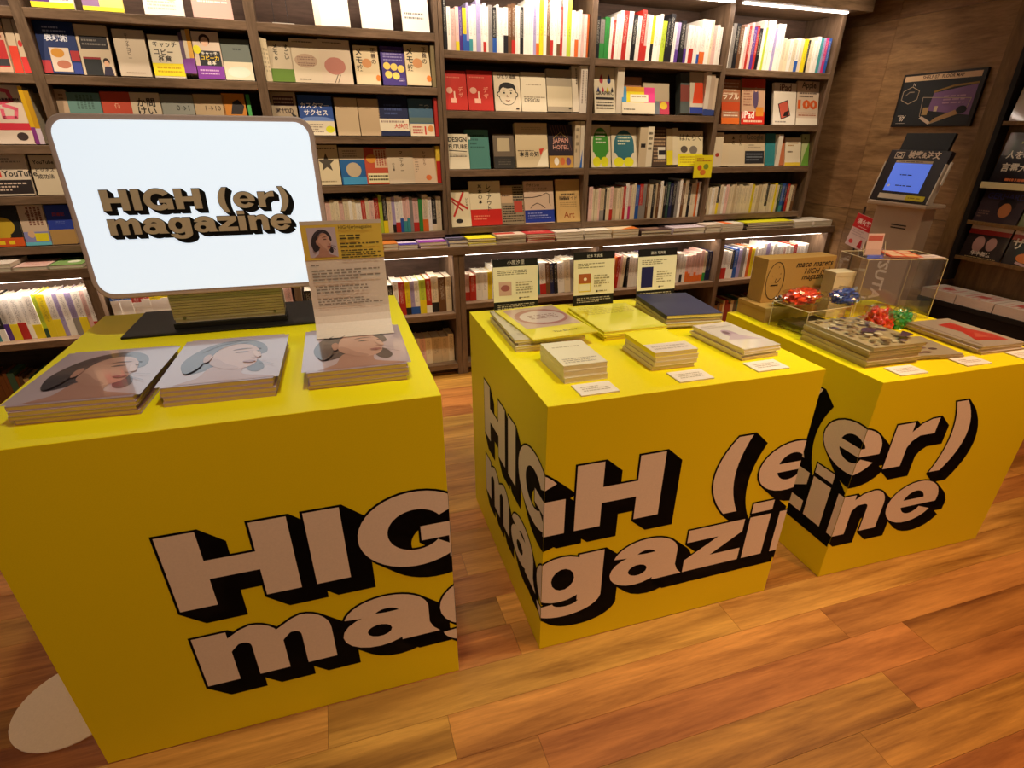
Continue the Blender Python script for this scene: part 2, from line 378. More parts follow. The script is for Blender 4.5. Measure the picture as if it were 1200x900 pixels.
SHELVES = [((-1.86, -1.005), (0.86, 1.077, 1.284, 1.552, 1.784)), ((-0.965, -0.136), _L), ((-0.094, 0.722), _L), ((0.765, 1.585), _R), ((1.617, 2.462), _R), ((2.495, 3.305), (0.868, 1.16, 1.406, 1.704))]
BAYS = [(-1.86, -1.005), (-0.965, -0.136), (-0.094, 0.722), (0.765, 1.585), (1.617, 2.462), (2.495, 3.305)]
def project(p):
    d = Vector(p) - EYE; k = d.dot(FW); return (PPX + F_PX * d.dot(RT) / k, PPY - F_PX * d.dot(UP) / k)
def flat_book(cx, cy, z, w, d, t, rz, cover, label, ops=None, name='book', cat='book', group=None, edge=None, gloss=False, wrap=False):
    """a book or magazine lying flat, cover up; (cx, cy) its middle, d its depth away from the viewer"""
    o = MB(); c = 0.0012 if t > 0.006 else t * 0.2
    o.box(-w / 2, -d / 2, t - c, w / 2, d / 2, t); o.box(-w / 2, -d / 2, 0, w / 2, d / 2, c); o.box(-w / 2, -d / 2, c, -w / 2 + 0.0012, d / 2, t - c)
    o = o.build(name, TINT, None, (cx, cy, z), (0, 0, rz)); o.color = (*C(cover), 1); tag(o, label, cat, group)
    pg = MB().box(-w / 2 + 0.0012, -d / 2 + 0.001, c, w / 2 - 0.001, d / 2 - 0.001, t - c).build('page_block', TINT if edge else PAPER, o)
    if edge: pg.color = (*C(edge), 1)
    if ops:
        q = art(MB(), w, d, [('r', 0, 0, 1, 1, cover)] + ops, 0.0003, len(label)).build('cover_print', GLOSS if gloss else PRINT, o, (-w / 2, -d / 2, t), (-math.pi / 2, 0, 0))
    return o

# ------------------------------------------------------------------ the display lettering: heavy wide sans, outlined, with a block shade
def ring(cx, cy, rx, ry, ix, iy, a0, a1, n=26):
    return [ell(cx, cy, rx, ry, n, a0, a1) + ell(cx, cy, ix, iy, n, a1, a0)]
def rect(x0, y0, x1, y1): return [[(x0, y0), (x1, y0), (x1, y1), (x0, y1)]]
def arch(x0, x1):
    return [[(x1 - .068, 0), (x1, 0), (x1, .098)] + ell(x1 - .062, .098, .062, .062, 8, 0, 90)[1:] + [(x0 + .028, .153), (x0 - .012, .128), (x0 - .012, .075), (x0 + .003, .096), (x0 + .018, .111), (x1 - .088, .112)] + ell(x1 - .083, .097, .015, .015, 5, 90, 0)]
def paren(sgn):
    z0, z1, n = -.048, .206, 12; out = []; inn = []
    for i in range(n + 1):
        t = i / n; z = z1 + (z0 - z1) * t; u = 1 - (2 * t - 1) ** 2
        out.append((.055 - .055 * u, z)); inn.append((.101 - .033 * u, z))
    pts = out + inn[::-1]
    return [[(x, z) for x, z in pts]] if sgn > 0 else [[(.106 - x, z) for x, z in pts][::-1]]
E_ = ring(.109, .0775, .109, .083, .046, .046, 2, 328) + rect(.046, .062, .2172, .0905)
GLYPH = {
 'H': [[(0, 0), (.074, 0), (.074, .074), (.174, .074), (.174, 0), (.248, 0), (.248, .2), (.174, .2), (.174, .124), (.074, .124), (.074, .2), (0, .2)]],
 'I': rect(0, 0, .075, .2),
 'G': ring(.132, .1, .132, .107, .066, .058, 33, 318, 34) + rect(.208, .0, .268, .108) + rect(.142, .066, .268, .108),
 '(': paren(1), ')': paren(-1), 'e': E_,
 'r': rect(0, 0, .07, .155) + [[(.066, .06), (.082, .088), (.108, .104), (.166, .104), (.166, .159), (.135, .158), (.1, .146), (.066, .118)]],
 'm': rect(0, 0, .07, .155) + arch(.07, .182) + arch(.182, .292),
 'n': rect(0, 0, .07, .155) + arch(.07, .2),
 'a': [('hole', ell(.085, .052, .085, .056), ell(.088, .05, .03, .02, 14))] + rect(.14, .0, .213, .1) + [[(.2, 0), (.238, 0), (.222, .018), (.213, .04), (.2, .04)]] + ring(.11, .094, .103, .065, .034, .025, -8, 168, 20) + rect(.07, .076, .15, .106),
 'g': [('hole', ell(.094, .078, .094, .081, 24), ell(.1, .078, .034, .038, 14))] + rect(.146, -.01, .22, .155) + ring(.112, -.004, .108, .058, .04, .02, 186, 356, 20),
 'z': [[(0, 0), (.195, 0), (.195, .045), (.088, .045), (.19, .11), (.19, .155), (0, .155), (0, .11), (.106, .11), (0, .045)]],
 'i': rect(0, 0, .074, .155) + rect(0, .17, .074, .205),
}
ROWS = [(0.24, [('H', 0), ('I', .281), ('G', .384), ('H', .680), ('(', 1.093), ('e', 1.243), ('r', 1.496), (')', 1.702)]),
        (0.0, [('m', 0), ('a', .314), ('g', .556), ('a', .800), ('z', 1.043), ('i', 1.252), ('n', 1.358), ('e', 1.578)])]
def area(p): return sum(p[i][0] * p[(i + 1) % len(p)][1] - p[(i + 1) % len(p)][0] * p[i][1] for i in range(len(p))) / 2
def offset(p, d):
    if area(p) < 0: p = p[::-1]
    out = []; n = len(p)
    for i in range(n):
        a, b, c = Vector(p[i - 1]), Vector(p[i]), Vector(p[(i + 1) % n]); e1 = (b - a); e2 = (c - b)
        if e1.length < 1e-7 or e2.length < 1e-7: out.append(tuple(b)); continue
        n1 = Vector((e1.y, -e1.x)).normalized(); n2 = Vector((e2.y, -e2.x)).normalized(); k = n1 + n2
        if k.length < 0.3: out.append(tuple(b + n1 * d)); continue
        k = k / k.length_squared * 2; k = k * min(1.0, 1.9 / k.length); out.append(tuple(b + k * d))
    return out
SWEEP = (.046, -.041)
def glyph_flat(ch, grow):
    """2-D faces of a glyph (grow = outline width) and its outline loops"""
    vs, fs, loops = [], [], []
    for li, pg in enumerate(GLYPH[ch]):
        lp = [offset(pg[1], grow), offset(pg[2], -grow)] if pg[0] == 'hole' else [offset(pg, grow)]
        tri = tessellate_polygon([[Vector((x, y, 0)) for x, y in l] for l in lp]); allp = [q for l in lp for q in l]
        n = len(vs); vs += [(q[0], q[1], li) for q in allp]; loops += lp
        for t in tri:
            a, b, c = (allp[i] for i in t)
            s = (b[0] - a[0]) * (c[1] - a[1]) - (c[0] - a[0]) * (b[1] - a[1])
            if abs(s) < 1e-10: continue
            fs.append(tuple(n + i for i in (t if s > 0 else t[::-1])))
    return vs, fs, loops
def letter_faces(ch):
    """(white 2-D mesh, black 2-D mesh)"""
    white = glyph_flat(ch, 0.0)[:2]; vs, fs, loops = glyph_flat(ch, 0.0055)
    bv = [(x, y, 0) for x, y, _ in vs]; bf = list(fs); n = len(bv); bv += [(x + SWEEP[0], y + SWEEP[1], 0) for x, y, _ in vs]; bf += [tuple(n + i for i in f) for f in fs]
    for l in loops:
        for a, b in zip(l, l[1:] + l[:1]):
            q = [a, b, (b[0] + SWEEP[0], b[1] + SWEEP[1]), (a[0] + SWEEP[0], a[1] + SWEEP[1])]
            ar = area(q)
            if abs(ar) < 1e-9: continue
            n = len(bv); bv += [(x, y, 0) for x, y in (q if ar > 0 else q[::-1])]; bf.append((n, n + 1, n + 2, n + 3))
    return white, (bv, bf)
LETTER = {ch: letter_faces(ch) for ch in GLYPH}
def wrap_faces(geo, du, dv, segs, lift):
    """lay 2-D faces round a plinth: segs = (s0, s1, origin, direction, normal) of each face of the plinth"""
    mb = MB()
    for s0, s1, org, dr, nm in segs:
        bm = bmesh.new(); vv = [bm.verts.new((x + du, y + dv, li * 6e-5)) for x, y, li in geo[0]]
        for f in geo[1]:
            try: bm.faces.new([vv[i] for i in f])
            except ValueError: pass
        for sx, sgn in ((s0, -1), (s1, 1)):
            bmesh.ops.bisect_plane(bm, geom=bm.verts[:] + bm.edges[:] + bm.faces[:], plane_co=(sx, 0, 0), plane_no=(sgn, 0, 0), clear_outer=True, dist=1e-6)
        bm.verts.ensure_lookup_table(); bm.verts.index_update()
        if bm.faces:
            vs = [tuple(Vector(org) + Vector(dr) * (v.co.x - s0) + Vector((0, 0, v.co.y)) + Vector(nm) * (lift + v.co.z)) for v in bm.verts]
            mb.faces(vs, [tuple(v.index for v in f.verts) for f in bm.faces])
        bm.free()
    return mb

# ================================================================== the room
YD, YL, YB = 3.255, 3.135, 3.56          # fronts of upper and lower cases, back wall
XW = 3.55                                 # right wall
YAWF = math.radians(-2.0)
fl = struct(MB().box(-2.6, -1.6, -0.06, 3.9, 3.75, -0.0125).build('floor', plain('subfloor', '#2a1a10', 0.9)))
PLK = {L: MB().box(0.0004, 0.0004, -0.012, L - 0.0004, 0.1196, 0).mesh('floor_plank', FLOOR_WOOD) for L in (1.2, 1.5, 1.8)}
rp = random.Random(4); ca, sa = math.cos(YAWF), math.sin(YAWF)
for r in range(-3, 31):
    x = -2.35 - rp.uniform(0, 0.9)
    while x < 3.75:
        L = rp.choice((1.2, 1.5, 1.8)); y = 0.085 + r * 0.12
        if x + L > -2.5:
            o = link('floor_plank', PLK[L], fl, (x * ca - y * sa, x * sa + y * ca, 0), (0, 0, YAWF))
        x += L
struct(MB().box(-2.6, YB, 0, 3.9, YB + 0.1, 2.8).build('wall_back', plain('wall_paint', '#4a3a30', 0.8)))
wr = struct(MB().box(XW + 0.012, -1.6, 0, XW + 0.12, YB, 2.8).build('wall_right', plain('wall_core', '#2a1c12', 0.8)))
ys = [YB, 3.062, 2.335, 1.4, 0.4, -0.6, -1.6]
for i in range(len(ys) - 1):
    for z0, z1 in ((0, 0.9), (0.9, 1.98), (1.98, 2.8)):
        MB().box(XW, ys[i + 1] + 0.0015, z0 + 0.001, XW + 0.012, ys[i] - 0.0015, z1 - 0.001).build('wood_panel', PANEL_WOOD, wr)
struct(MB().box(-2.6, -1.6, 2.8, 3.9, YB + 0.1, 2.9).build('ceiling', plain('ceiling_paint', '#8a8078', 0.9)))

# ------------------------------------------------------------------ bookcases
LED = emit('led_strip', '#fff0e2', 9.0)
def case(name, label, uprights, bays, ytop, zlo, zhi, canopy=None):
    t = empty(name, ((uprights[0][0] + uprights[-1][1]) / 2, YB - 0.15, 0), 0, label, 'bookcase')
    ox, oy, oz = t.location
    def part(n, mt, x0, y0, z0, x1, y1, z1, bev=0.0015):
        return MB().box(x0 - ox, y0 - oy, z0 - oz, x1 - ox, y1 - oy, z1 - oz).build(n, mt, t, bevel=bev)
    for x0, x1 in uprights:
        part('upright', POST_WOOD, x0, ytop, zlo + 0.05, x1, YB - 0.012, zhi)
        part('support', POST_WOOD, x0, YB - 0.19, zlo, x1, YB - 0.012, zlo + 0.0495)
    for (x0, x1), zs in bays:
        part('back_panel', BACK_WOOD, x0, YB - 0.012, zlo, x1, YB - 0.002, zhi, 0)
        for z in zs: part('shelf', SHELF_WOOD, x0, ytop + 0.001, z - 0.034, x1, YB - 0.012, z)
    if canopy:
        x0, x1, z0, z1 = canopy
        part('canopy', SHELF_WOOD, x0, YD - 0.10, z0, x1, YB - 0.002, z1)
        for (a, b), _ in bays:
            s = part('light_strip', LED, a + 0.02, YD - 0.055, z0 - 0.008, b - 0.02, YD - 0.03, z0 - 0.0005, 0)
    return t
ZB2 = 1.45
case('bookcase', 'dark brown wooden bookcase of face-out books behind the illuminated sign',
     [(-1.90, -1.86), (-1.005, -0.965), (-0.136, -0.094), (0.722, 0.742)],
     [((-1.86, -1.005), (1.784, 1.552, 1.284, 1.077, 0.86)), ((-0.965, -0.136), (1.784, 1.552, 1.326, 1.095, 0.85)), ((-0.094, 0.722), (1.784, 1.552, 1.326, 1.095, 0.845))],
     YD, 0.774, 2.10, (-1.90, 0.742, 2.10, 2.17))
case('bookcase', 'dark brown wooden bookcase with lit top row reaching the wood-panelled wall',
     [(0.744, 0.765), (1.585, 1.617), (2.462, 2.495), (3.305, 3.338)],
     [((0.765, 1.585), (1.718, ZB2, 1.164, 0.86)), ((1.617, 2.462), (1.718, ZB2, 1.164, 0.86)), ((2.495, 3.305), (1.704, 1.406, 1.16, 0.868))],
     YD, 0.774, 2.02, (0.744, 3.43, 2.02, 2.085))
def lower(name, label, uprights, bays):
    t = empty(name, ((uprights[0][0] + uprights[-1][1]) / 2, YB - 0.2, 0), 0, label, 'cabinet')
    ox, oy = t.location.x, t.location.y
    def part(n, mt, x0, y0, z0, x1, y1, z1, bev=0.0015): return MB().box(x0 - ox, y0 - oy, z0, x1 - ox, y1 - oy, z1).build(n, mt, t, bevel=bev)
    for x0, x1 in uprights: part('upright', POST_WOOD, x0, YL + 0.004, 0, x1, YB - 0.012, 0.727)
    for (x0, x1), zs in bays:
        part('back_panel', BACK_WOOD, x0, YB - 0.012, 0, x1, YB - 0.002, 0.727, 0)
        part('plinth', BACK_WOOD, x0, YL + 0.06, 0, x1, YL + 0.075, 0.04, 0)
        for z in zs: part('shelf', SHELF_WOOD, x0, YL + 0.006, z - 0.034, x1, YB - 0.012, z)
        part('light_strip', LED, x0 + 0.02, YL + 0.045, 0.718, x1 - 0.02, YL + 0.065, 0.7268, 0)
lower('low_shelf_unit', 'low dark shelf unit below the worktop behind the sign plinth',
      [(-1.90, -1.87), (-1.045, -1.005), (-0.136, -0.10), (0.735, 0.765)],
      [((-1.87, -1.045), (0.443, 0.073)), ((-1.005, -0.136), (0.443, 0.073)), ((-0.10, 0.735), (0.392, 0.073))])
lower('low_shelf_unit', 'low dark shelf unit below the worktop behind the two smaller plinths',
      [(0.767, 0.80), (1.66, 1.69), (2.575, 2.61), (3.50, 3.535)],
      [((0.80, 1.66), (0.443, 0.073)), ((1.69, 2.575), (0.443, 0.073)), ((2.61, 3.50), (0.443, 0.073))])
tag(MB().box(-1.90, YL, 0.728, XW - 0.004, YB - 0.004, 0.773).build('worktop', SHELF_WOOD, bevel=0.002), 'long dark brown worktop carrying flat stacks of books', 'worktop')
def strip_light(name, x0, x1, y, z, e, aim):
    l = bpy.data.lights.new(name, 'AREA'); l.shape = 'RECTANGLE'; l.size = x1 - x0; l.size_y = 0.02; l.energy = e; l.color = (1.0, 0.84, 0.70)
    o = bpy.data.objects.new(name, l); COL.objects.link(o); o.location = ((x0 + x1) / 2, y, z); o.rotation_euler = (aim, 0, 0)

# the light of the strips themselves
for x0, x1, z, e in ((-1.84, -1.02, 2.085, 3.0), (-0.95, -0.15, 2.085, 3.0), (-0.08, 0.71, 2.085, 3.0), (0.78, 1.57, 2.005, 2.6), (1.63, 2.45, 2.005, 2.2), (2.51, 3.3, 2.005, 2.3)):
    strip_light('canopy_light', x0, x1, YD - 0.043, z, e, math.radians(22))
for x0, x1, e in ((-1.85, -1.06, 3.6), (-0.99, -0.15, 3), (-0.09, 0.72, 1.6), (0.82, 1.64, 1.0), (1.71, 2.56, 1.3), (2.63, 3.48, 2.6)):
    strip_light('worktop_light', x0, x1, YL + 0.055, 0.713, e, math.radians(28))

# ================================================================== the three yellow plinths
PL = [((-0.64512, 1.06922), 0.850, math.radians(-1.9)), ((0.44370, 1.03228), 0.7886, math.radians(-2.23)), ((1.45114, 0.99125), 0.7225, math.radians(-3.15))]
LAB = ['largest yellow cube plinth, carrying the illuminated sign', 'middle-sized yellow cube plinth between the other two', 'smallest yellow cube plinth, carrying the clear acrylic boxes']
S0 = [0.255, 0.193, -0.658]      # where the text begins, measured from the first printed edge
def face_to_faces(i):
    s = PL[i][1]
    front = ((0, 0, 0), (1, 0, 0), (0, -1, 0)); left = ((0, s, 0), (0, -1, 0), (-1, 0, 0)); right = ((s, 0, 0), (0, 1, 0), (1, 0, 0))
    if i == 0: return [(0, s, *front), (s, 2 * s, *right)]
    return [(0, s, *left), (s, 2 * s, *front), (2 * s, 3 * s, *right)]
PLINTH = []
for i, ((x, y), s, a) in enumerate(PL):
    t = empty('display_plinth', (x, y, 0), a, LAB[i], 'plinth'); PLINTH.append(t)
    MB().box(0, 0, 0.001, s, s, s).build('body', YELLOW, t, bevel=0.0012)
    segs = face_to_faces(i)
    for zb, row in ROWS:
        for ch, u in row:
            if S0[i] + u > segs[-1][1] or S0[i] + u + 0.35 < 0: continue
            wm = wrap_faces(LETTER[ch][0], S0[i] + u, 0.175 + zb, segs, 0.0011)
            bmk = wrap_faces(LETTER[ch][1], S0[i] + u, 0.175 + zb, segs, 0.0006)
            if wm.f:
                o = wm.build('letter', WHITE_INK, t)
                if bmk.f: bmk.build('letter_shade', BLACK_INK, o)
            elif bmk.f: bmk.build('letter_shade', BLACK_INK, t)
def on_plinth(i, u, v):
    (x, y), s, a = PL[i]; return (x + math.cos(a) * u - math.sin(a) * v, y + math.sin(a) * u + math.cos(a) * v)

# ------------------------------------------------------------------ the illuminated sign on the largest plinth
yw = math.radians(-1.9); ZT = 0.850
sg = empty('illuminated_sign', (-0.248, 1.69, ZT), yw, 'lit white sign box with rounded corners on a ribbed post', 'sign')
MB().box(-0.265, -0.045, 0.0005, 0.36, 0.205, 0.006).build('base_plate', BLACK, sg, bevel=0.001)
pm = MB()
for k in range(17): pm.box(-0.142, 0.0005, 0.03 + k * 0.0075, 0.142, 0.05, 0.0362 + k * 0.0075)
pm.box(-0.14, 0.003, 0.006, 0.14, 0.047, 0.16)
pm.build('ribbed_post', plain('post_metal', '#bab298', 0.45, 0.5, 0.1), sg)['kind'] = 'stuff'
MB().box(-0.145, -0.006, 0.006, 0.145, 0.052, 0.020).build('foot_bar', BLACK, sg, bevel=0.001)
for sx in (-0.115, 0.115):
    MB().tube([(sx, -0.0005, 0.034), (sx, -0.003, 0.034)], 0.004, 10).build('screw', plain('screw_metal', '#6b675c', 0.35, 0.5, 0.8), sg)
tilt = math.radians(-5.0)
HW, HH = 0.2925, 0.211
def rrect(hw, hh, r, n=8):
    out = []
    for cx, cy, a in ((hw - r, -hh + r, -90), (hw - r, hh - r, 0), (-hw + r, hh - r, 90), (-hw + r, -hh + r, 180)):
        out += ell(cx, cy, r, r, n, a, a + 90)
    return out
def sign_part(mb, name, mat, **k): return mb.build(name, mat, sg, (0.0, -0.012, 0.103 + HH), (tilt, 0, 0), **k)
q = MB(); q.prism(rrect(HW, HH, 0.045), 0.0, 0.11); sign_part(q, 'housing', plain('sign_housing', '#b3978d', 0.45), bevel=0.003)
q = MB(); q.prism(rrect(HW - 0.013, HH - 0.013, 0.034), -0.0022, -0.0005)
SGL, nt, b = new_mat('sign_face'); b.inputs['Base Color'].default_value = (0.4, 0.42, 0.44, 1); b.inputs['Roughness'].default_value = 0.35
b.inputs['Emission Color'].default_value = (0.80, 0.90, 1.0, 1); b.inputs['Emission Strength'].default_value = 0.80
sign_part(q, 'light_panel', SGL)
SK = 0.234
sm = plain('sign_letter', '#b8a084', 0.6); sb = plain('sign_letter_side', '#14100e', 0.5)
for zb, row in ROWS:
    for ch, u in row:
        for nm, geo, mt, y0, y1 in (('letter', LETTER[ch][0], sm, -0.0072, -0.0052), ('letter_shade', LETTER[ch][1], sb, -0.0040, -0.0032)):
            g = MB(); vs = [((x + u) * SK - 0.219, (z + zb) * SK - 0.056) for x, z, _ in geo[0]]
            g.faces([(x, y0 - l_ * 5e-5, z) for (x, z), (_, _, l_) in zip(vs, geo[0])], geo[1])
            g = sign_part(g, nm, mt)
            if nm == 'letter':
                md = g.modifiers.new('thickness', 'SOLIDIFY'); md.thickness = 0.0015; md.offset = -1; root = g
            else:
                g.parent = root; g.location = (0, 0, 0); g.rotation_euler = (0, 0, 0)

# ================================================================== books seen by their spines
YS = YD + 0.022; YSL = YL + 0.06
spine_row('k120 w s s/y p y/b v/b w/t w v110 w w/r w e k/b w w w/k n105 n105/r w w k w105 w115 w115 w115 v115 w115/o y115/y w115 n115 w115/r w115 w115/n r w115 l115 w w/o w s w o', 0.775, 1.58, YS, 1.718, (0.185, 0.2, 0.2, 0.205, 0.215, 0.222, 0.205), 'row above boy-face cover', 11, depth=0.17)
spine_row('k e/g g w r w110 w110 r110 w110 k w r110/r s/r w y/k w w105 l k k115 w v/p k e/p w w/r w w/b w115/o w115 c115 s w w', 1.625, 2.452, YS, 1.718, (0.19, 0.205, 0.215, 0.20, 0.18, 0.19), 'row above ink-drop cover', 12, lean=0.0, depth=0.17, leans={k: .035 for k in range(3, 22)})
spine_row('w e105 k105 n w s r s105 p r k w115 l w115 w115 v w115 w115 w115 c c w c w/b c y k c w w t v m b', 2.502, 3.285, YS, 1.704, (0.215, 0.225, 0.22, 0.21, 0.17, 0.175, 0.19), 'highest row by wall', 13, depth=0.17)
spine_row('a w q k c c w s c c s c w c w r c/p s/m r/k l k/y c v/k w/r w/b s/t s/t e s/r g c108/o w k/c c', -0.08, 0.712, YS, 0.845, (0.172, 0.178, 0.176, 0.18, 0.19, 0.185, 0.18), 'row below star cover', 14, depth=0.15)
spine_row('s c c s q/e k c s/r q c c r w112 s/m c c b/b r/e e n c k q n w112 c k d a k e w108 n c110 k c c110 o w', 1.64, 2.455, YS, 0.86, (0.19, 0.19, 0.21, 0.20, 0.215, 0.205), 'row below green cover', 15, depth=0.15)
spine_row('c/n c w c k/y c w s c c q c c c c c y c q c c k/c c c y c d/d b/t a r c n', 2.50, 3.262, YS, 0.868, (0.17, 0.18, 0.182, 0.18, 0.178, 0.175), 'row above yellow-topped stack', 16, depth=0.13)
spine_row('w w/y w/b p/w v/y g/g w w w/r w s w/t k/w w/p w/y w/r w w/y l/d y w/y v w v/e w/y s w/r', -1.78, -1.055, YSL, 0.443, (0.215, 0.215, 0.215, 0.205, 0.205, 0.215, 0.215), 'bright row, far left', 17, depth=0.17)
spine_row('b/w b/w r/w r/w y/w y/w r/w m/w m/w y/w y/w r/w m/w r/w w k w s', -0.985, -0.15, YSL, 0.443, (0.2, 0.202, 0.212, 0.212), 'row behind sign post', 18, depth=0.15, bands=(0.7, 0.72, 0.75))
spine_row('k w n w/r s e r w v y/k w o o k w/b r y/k v/b w/b l/y r/w c/k n c', -0.09, 0.728, YSL, 0.392, (0.19, 0.19, 0.19, 0.185, 0.2, 0.2, 0.21), 'upper row between plinths', 19, depth=0.15)
spine_row('n c r q d s r n c112 k r/c c s c q q c', -0.09, 0.728, YSL, 0.073, (0.165, 0.165, 0.17, 0.17), 'bottom row between plinths', 20, depth=0.13)
spine_row('s/r r w w y w w k w y y v e t w/r n a k w c e k n r', 0.815, 1.645, YSL, 0.443, (0.16, 0.2, 0.19, 0.195, 0.2), 'row behind left cards', 21, depth=0.15, leans={k: -.08 for k in range(9, 24)})
spine_row('d k a e s o r s c k w w w w e p k n w w k n k n w n w w/k w s/o s/o s/o s/o s/o s/o c/g a a', 1.70, 2.57, YSL, 0.443, (0.19, 0.2, 0.195, 0.2, 0.195, 0.2, 0.185, 0.2), 'row behind navy notebook', 22, depth=0.15, leans={k: .07 for k in range(0, 9)})
spine_row('r w/r w k/w b v e w o y w w w w110 v110 w w108/b w w s/b w w r w w w', 2.62, 3.41, YSL, 0.443, (0.19, 0.2, 0.2, 0.205, 0.2, 0.2), 'row behind cardboard box', 23, depth=0.16)
def dark_row(name, x0, x1, y, z, h, seed, label):
    rr = random.Random(seed); mb = MB(); x = x0
    while x < x1 - 0.03:
        t = rr.uniform(0.012, 0.03); hh = h + rr.uniform(-0.02, 0.02); c = C(rr.choice(('#a8763e', '#8a5a30', '#4d7a6c', '#c4a070', '#9c3f2c', '#d8c49a', '#6c5a48')))
        mb.box(x, y, z, x + t - 0.001, y + 0.14, z + hh, c); x += t
    o = mb.build(name, PRINT); o['kind'] = 'stuff'; tag(o, label, 'books')
dark_row('shaded_paperbacks', -1.86, -1.06, YL + 0.1, 0.074, 0.18, 5, 'shaded paperbacks on the lowest shelf at far left')
dark_row('shaded_paperbacks', 2.62, 3.2, YL + 0.05, 0.074, 0.2, 6, 'shaded books on the lowest shelf behind the smallest plinth')
dark_row('shaded_paperbacks', 2.05, 2.56, YL + 0.05, 0.074, 0.17, 7, 'shaded books on the lowest shelf behind the navy notebook')

# ================================================================== books shown face-out
YC = YD + 0.012
K, W_ = '#1a1518', '#efe8dc'
def cb(px0, px1, pyt, z, ops, label, base='#d9cbb0', **k): return cover_book(px0, px1, pyt, YC + k.pop('dy', 0.0), z, ops, label, base, **k)
# top row, left case (only the lower parts show)
zA = 1.784
cb(38, 88, -45, zA, [('r', 0, 0, 1, .12, '#f0dc20'), ('r', 0, .12, .45, .3, '#5a2f86'), ('l', .5, .15, .9, .5, 4, '#8a7f90')], 'white book with purple patch and yellow foot, top shelf far left', W_)
cb(99, 146, -42, zA, [('r', 0, .08, .42, .5, '#8a6a94'), ('r', 0, 0, 1, .09, '#efdd30')], 'yellow book with mauve panel, second on the top shelf', '#efe07a')
cb(171, 217, -38, zA, [('e', .72, .42, .18, .13, '#d8c9a0'), ('l', .1, .1, .8, .3, 3, '#c8bcae')], 'plain white book with pale round stamp on the top shelf', W_)
cb(228, 274, -35, zA, [('l', .15, .3, .9, .5, 3, '#f5eadf')], 'dusty pink book at the right of the first top bay', '#cfa79c')
cb(370, 411, -32, zA, [('r', 0, 0, .17, 1, '#e8dcc2'), ('l', .35, .55, .9, .8, 3, '#8a7a70')], 'white and cream book in the second top bay', W_)
cb(425, 461, -30, zA, [('t', 'TEAM', .3, .62, .45, '#303036')], 'white book with small dark title in the second top bay', W_)
cb(473, 504, -28, zA, [('t', 'すべて', .08, .6, .85, K), ('l', .1, .2, .8, .35, 2, '#777777')], 'white book with handwritten black title beside the bookcase joint', W_)
# clear stand waiting empty on the same shelf
st = empty('book_stand', (on_y(330, 26, YC).x, YC + 0.01, zA + 0.0005), 0, 'empty clear book stand with two thin uprights on the top shelf', 'stand')
for xx in (-0.03, 0.03): MB().box(xx - 0.0015, 0, 0, xx + 0.0015, 0.01, 0.17).build('rod', plain('stand_metal', '#4a4240', 0.3, 0.5, 0.6), st)
MB().box(-0.04, -0.005, 0, 0.055, 0.03, 0.004).build('foot', plain('stand_clear', '#d8d2ca', 0.2, 0.5), st)
# second row, left case
zB = 1.552
cb(-20, 17, 20, zB, [('r', .3, .1, .95, .6, '#c01f26'), ('l', .1, .62, .9, .9, 3, '#9a4a40'), ('r', .6, .12, .95, .25, '#2a2a30')], 'red and beige book at the far left edge, second row', '#c9a68c')
cb(19, 29, 22, zB, [('r', 0, 0, 1, .5, '#d8381e')], 'slim beige book with orange lower half at far left', '#c9b49a', th=0.012)
cb(30, 38, 24, zB, [('r', 0, 0, 1, .3, '#d02a2a'), ('e', .4, .55, .3, .06, '#c02020')], 'slim beige book with red foot beside the far left upright', '#c9b49a', th=0.012)
cb(54, 99, 27, zB, [('t', '表現術', .2, .62, .6, '#d8dae8', .03), ('l', .2, .78, .8, .92, 2, '#9aa2c8'), ('r', .25, .04, .75, .5, '#d8c4b4'), ('e', .45, .4, .17, .09, '#c98a2e'), ('e', .55, .18, .18, .08, '#b06a52'), ('r', .0, 0, .22, .25, '#b03038'), ('r', .78, .25, 1, .45, '#a82a30'), ('r', .78, 0, 1, .22, '#2a3a8a')], 'navy book with white title and photo collage, second row', '#142a62', th=0.022)
cb(100, 137, 31, zB, [('r', .08, .52, .95, .78, '#201c22'), ('r', .08, 0, .62, .36, '#1c1f22'), ('r', .08, .32, .62, .36, '#8a2026'), ('e', .78, .28, .1, .07, '#33211c'), ('e', .78, .24, .08, .06, '#d8a887'), ('p', [(.62, 0), (.95, 0), (.9, .18), (.7, .18)], '#2a2238'), ('l', .15, .58, .88, .73, 2, '#77706a')], 'beige book with black panels and a figure in dark jacket', '#c9b59c')
cb(143, 179, 37, zB, [('v', 'キャッチコピー', .42, .92, .105, '#4a3a34'), ('l', .2, .05, .8, .1, 1, '#a08a78')], 'pale beige book with one vertical column of title', '#cdbba4', th=0.02)
cb(183, 219, 43, zB, [('t', 'キャッチ', .12, .72, .76, K, .02), ('t', 'コピー', .12, .54, .6, '#3a3230', .02), ('t', '極意', .22, .37, .42, '#3a3230', .02), ('r', 0, .04, 1, .34, '#f0dc14'), ('l', .12, .1, .9, .28, 2, '#c9a200')], 'cream book with yellow lower band and large black title', '#ddd0b8')
for k, (a, b, cc, nm) in enumerate(((219, 223.5, '#5a4560', 'mauve'), (223.5, 228, '#cfc0a8', 'beige'), (228, 233, '#d8a040', 'amber'))):
    cb(a, b, 46 - k * 3, zB, [('r', 0, 0, 1, .35, '#7a3a94')], f'slim {nm} copy wedged beside the purple-banded face-out book', cc, th=0.1)
